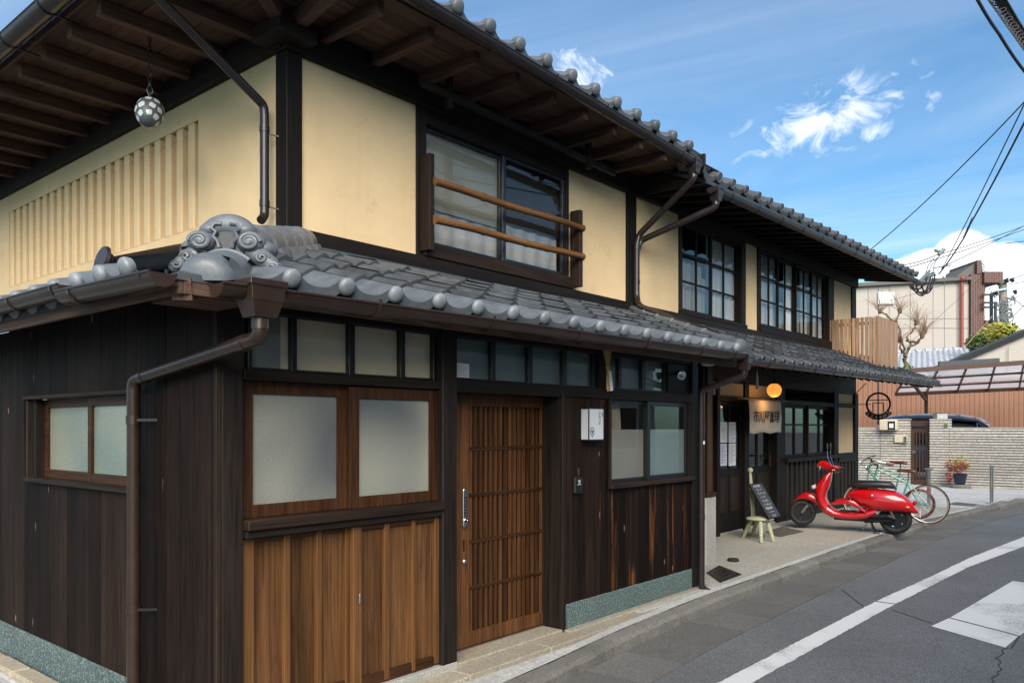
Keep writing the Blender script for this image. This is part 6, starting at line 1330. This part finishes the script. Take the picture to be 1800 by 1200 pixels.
# utility pole in the distance
L = thing('utility_pole', 'concrete utility pole with crossarms and cable clusters behind the buildings', 'utility pole', tuple(at(1765, 745, 62)))
MB().tube([at(1768, 640, 62), at(1764, 540, 62), at(1762, 492, 62)], [.36, .32, .28], 12).build('mast', 'pole_concrete', L, smooth=True)
b = MB()
for (a, c) in (((1742, 512), (1784, 505)), ((1740, 508), (1775, 488)), ((1752, 497), (1785, 492))): b.bar(at(*a, 61.6), at(*c, 61.6), .12, .14)
b.build('crossarm', 'metal', L); b = MB(); random.seed(9)
for (x, y_) in ((1744, 514), (1754, 494), (1768, 490), (1778, 489), (1783, 510), (1750, 512)): MB().tube([at(x, y_, 61.5), at(x + 3, y_ + 7, 61.5)], [.16, .10], 7).build('insulator', 'navy_frame', L)
b = MB()
for i in range(16): x, y_ = random.uniform(1750, 1785), random.uniform(515, 572); b.tube([at(x, y_, 61.4), at(x + random.uniform(-10, 10), y_ + random.uniform(2, 12), 61.3), at(x + random.uniform(-16, 16), y_ + random.uniform(-4, 16), 61.4)], .05, 5)
for i in range(5): x, y_ = random.uniform(1758, 1776), random.uniform(545, 572); b.tube([at(x + 9 * math.cos(a), y_ + 8 * math.sin(a), 61.2) for a in [k * .63 for k in range(10)]], .05, 5, closed=True)
b.build('cable_cluster', 'cable_grey', L)
L = thing('distant_house', 'far blue-grey roofed building at the right edge', 'building', tuple(at(1790, 745, 75))); MB().prism([(0, 0), (6, 0), (6, 9.6), (3, 10.6), (0, 9.9)], frameM(tuple(at(1778, 780, 75)), tuple(rgt), (0, 0, 1)), -5).build('wall', 'flashing_blue', L)
# ---- cables
def cable(label, pts, r, m='cable_black', sag=0., n=14):
    """pts: world points; a hanging cable with a little sag"""
    P = []
    for a, c in zip(pts, pts[1:]):
        for i in range(n): t_ = i / n; P.append(a * (1 - t_) + c * t_ - UP * sag * 4 * t_ * (1 - t_))
    P.append(pts[-1]); o = MB().tube(P, r, 6).build('overhead_cable', m, smooth=True); return tag(o, label, 'cable', 'overhead cables')
PA, PB = Vector((10.6, -5.5, 0)), Vector((-1.5, -6.7, 0))
for P_, lb in ((PA, 'concrete utility pole across the street to the right of the view'), (PB, 'concrete utility pole across the street behind the view')):
    L = thing('utility_pole', lb, 'utility pole', tuple(P_)); MB().tube([P_ + UP * ZR, P_ + UP * 10.5], [.17, .12], 14).build('mast', 'pole_concrete', L, smooth=True)
    MB().bar(P_ + Vector((-.8, .1, 8.6)), P_ + Vector((.8, .1, 8.6)), .08, .1).build('crossarm', 'metal', L)
    for k_ in (-.6, 0, .6): MB().lathe([(.03, 0), (.06, .03), (.04, .08), (.06, .12), (0, .16)], 10, Matrix.Translation(P_ + Vector((k_, .1, 8.65)))).build('insulator', 'white_globe', L, smooth=True)
PT = PA + Vector((0, .15, 7.6))
A_ = at(1804, 176, 12); C_ = at(1657, 472, 20.5)
cable('thin cable running down from the top right to the far eave', [PT, A_, at(1527, 441, 19.5)], .010, sag=.10)
cable('thin cable converging at the right edge, left of the thicker pair', [PT, A_, at(1655, 474, 21)], .011, sag=.05)
cable('thicker cable of the pair dropping to the cable clamp', [PT - UP * .3, at(1806, 205, 12), at(1705, 395, 17), at(1690, 425, 18.5), at(1650, 482, 20.5)], .017, sag=.03)
cable('short cable strand twisted along the thick cable', [at(1709, 382, 16.8), at(1700, 402, 17.6), at(1692, 418, 18.2)], .009, sag=.01)
cable('twisted black cable crossing the top right corner', [PB + Vector((0, .15, 9.3)), at(1712, -12, 8), at(1756, 60, 8.6), at(1806, 132, 9.2), PA + Vector((0, .15, 6.6))], .017, sag=.02)
L = thing('cable_bundle', 'thick bundle of wound cables at the top right corner', 'cable', tuple(at(1775, 40, 8))); b = MB(); random.seed(2)
for k_ in range(4): b.tube([PB + Vector((.02 * k_, .15, 9.0)), at(1742 + k_ * 6, -14, 7.6), at(1770 + k_ * 6, 35, 7.8), at(1812 + k_ * 5, 96, 8.0), PA + Vector((.02 * k_, .15, 6.3))], .013, 6)
b.build('strand', 'cable_black', L); b = MB()
for k_ in range(3): b.tube([at(1738 + 70 * t_ + 9 * math.sin(t_ * 40 + k_ * 2), -12 + 98 * t_ + 7 * math.cos(t_ * 40 + k_ * 2), 7.7) for t_ in [i / 60 for i in range(61)]], .006, 5)
b.build('binding_wire', 'cable_black', L)
for i, (a, c, d0, d1, lb) in enumerate((((1655, 446), (1830, 385), 21, 30, 'upper cable fanning right from the clamp'), ((1580, 467), (1650, 446), 18, 21, 'cable joining the far eave to the clamp'), ((1655, 470), (1830, 380), 22, 34, 'steep cable crossing below the clamp to the right edge'), ((1585, 474), (1830, 392), 18, 32, 'long cable passing under the clamp to the right edge'), ((1560, 530), (1830, 444), 30, 40, 'faint long cable in front of the beige building'), ((1545, 650), (1720, 492), 34, 44, 'thin wire climbing across the beige building'), ((1765, 495), (1830, 470), 61, 66, 'cable leaving the far pole to the right'), ((1770, 500), (1830, 488), 61, 66, 'lower cable leaving the far pole'), ((1776, 520), (1830, 560), 61, 66, 'slack cable below the far crossarm'), ((1776, 560), (1830, 505), 61, 66, 'rising cable beside the far pole'), ((1766, 428), (1830, 421), 30, 34, 'dark cable high at the right edge'))):
    cable(lb, [at(*a, d0), at(*c, d1)], .012 if i < 4 else (.016 if i == 10 else (.008 if i in (4, 5) else .03)), sag=.05 if i != 10 else 0)
cable('pale guy wire in front of the brick tower', [at(1694, 612, 36), at(1744, 556, 40)], .022, 'twig')
# clamp and drip loops at the far eave
L = thing('cable_clamp', 'cluster of cable clamps and drip loops at the far eave corner', 'cable clamp', tuple(at(1640, 470, 20)))
b = MB(); random.seed(4)
b.tube([at(1612, 500, 17.5), at(1634, 476, 18.5)], [.045, .03], 8); b.tube([at(1626, 488, 18.5), at(1640, 482, 19)], .06, 8); b.tube([at(1650, 448, 20.5), at(1660, 438, 20.5)], .05, 7); b.tube([at(1643, 440, 20.5), at(1658, 444, 20.5)], .04, 7); b.build('clamp', 'cable_grey', L)
b = MB()
for (x0, x1, dp, y0_, y1_) in ((1598, 1646, 30, 500, 490), (1604, 1640, 40, 500, 488), (1610, 1636, 34, 502, 486), (1600, 1630, 24, 498, 488), (1620, 1644, 38, 500, 482)):
    P = []
    for i in range(17): t_ = i / 16; P.append(at(x0 + (x1 - x0) * t_, (y0_ + (y1_ - y0_) * t_) + dp * (4 * t_ * (1 - t_)) ** .8 * .62, 18.2 + random.uniform(-.04, .04)))
    b.tube(P, .017, 6)
for (a, c) in (((1654, 446), (1632, 478)), ((1650, 450), (1640, 480)), ((1643, 452), (1627, 480))): b.tube([at(*a, 20.4), at((a[0] + c[0]) / 2 - 3, (a[1] + c[1]) / 2, 19.4), at(*c, 18.6)], .010, 5)
b.build('drip_loop', 'cable_black', L)
# ================================================================ across the street (out of frame; shades the street, seen in the window panes)
def far_block(name, label, x0, x1, y0, y1, h, wm, storeys, nx):
    t_ = thing(name, label, 'house', ((x0 + x1) / 2, y1, 0))
    MB().box(x0, x1, y0, y1, ZR, h).build('wall', wm, t_)
    MB().box(x0 - .3, x1 + .3, y0 - .3, y1 + .3, h, h + .25).build('roof', 'opposite_roof', t_)
    for s_ in range(storeys):
        for i in range(nx):
            cx_ = x0 + (x1 - x0) * (i + .5) / nx; z = 1.0 + s_ * h / storeys
            f = MB().box(cx_ - .8, cx_ + .8, y1, y1 + .05, z, z + 1.3).build('window', 'white_paint', t_)
            MB().box(cx_ - .72, cx_ + .72, y1 + .05, y1 + .055, z + .08, z + 1.22).build('pane', 'car_glass', f)
    return t_
far_block('row_house', 'pale two-storey house across the street opposite the corner townhouse', -3.5, 4.5, -17, -7.9, 5.2, 'opposite_wall', 2, 3)
far_block('row_house', 'pale flat-roofed house across the street opposite the coffee house', 4.8, 18.8, -17, -8.2, 5.4, 'opposite_wall', 2, 4)
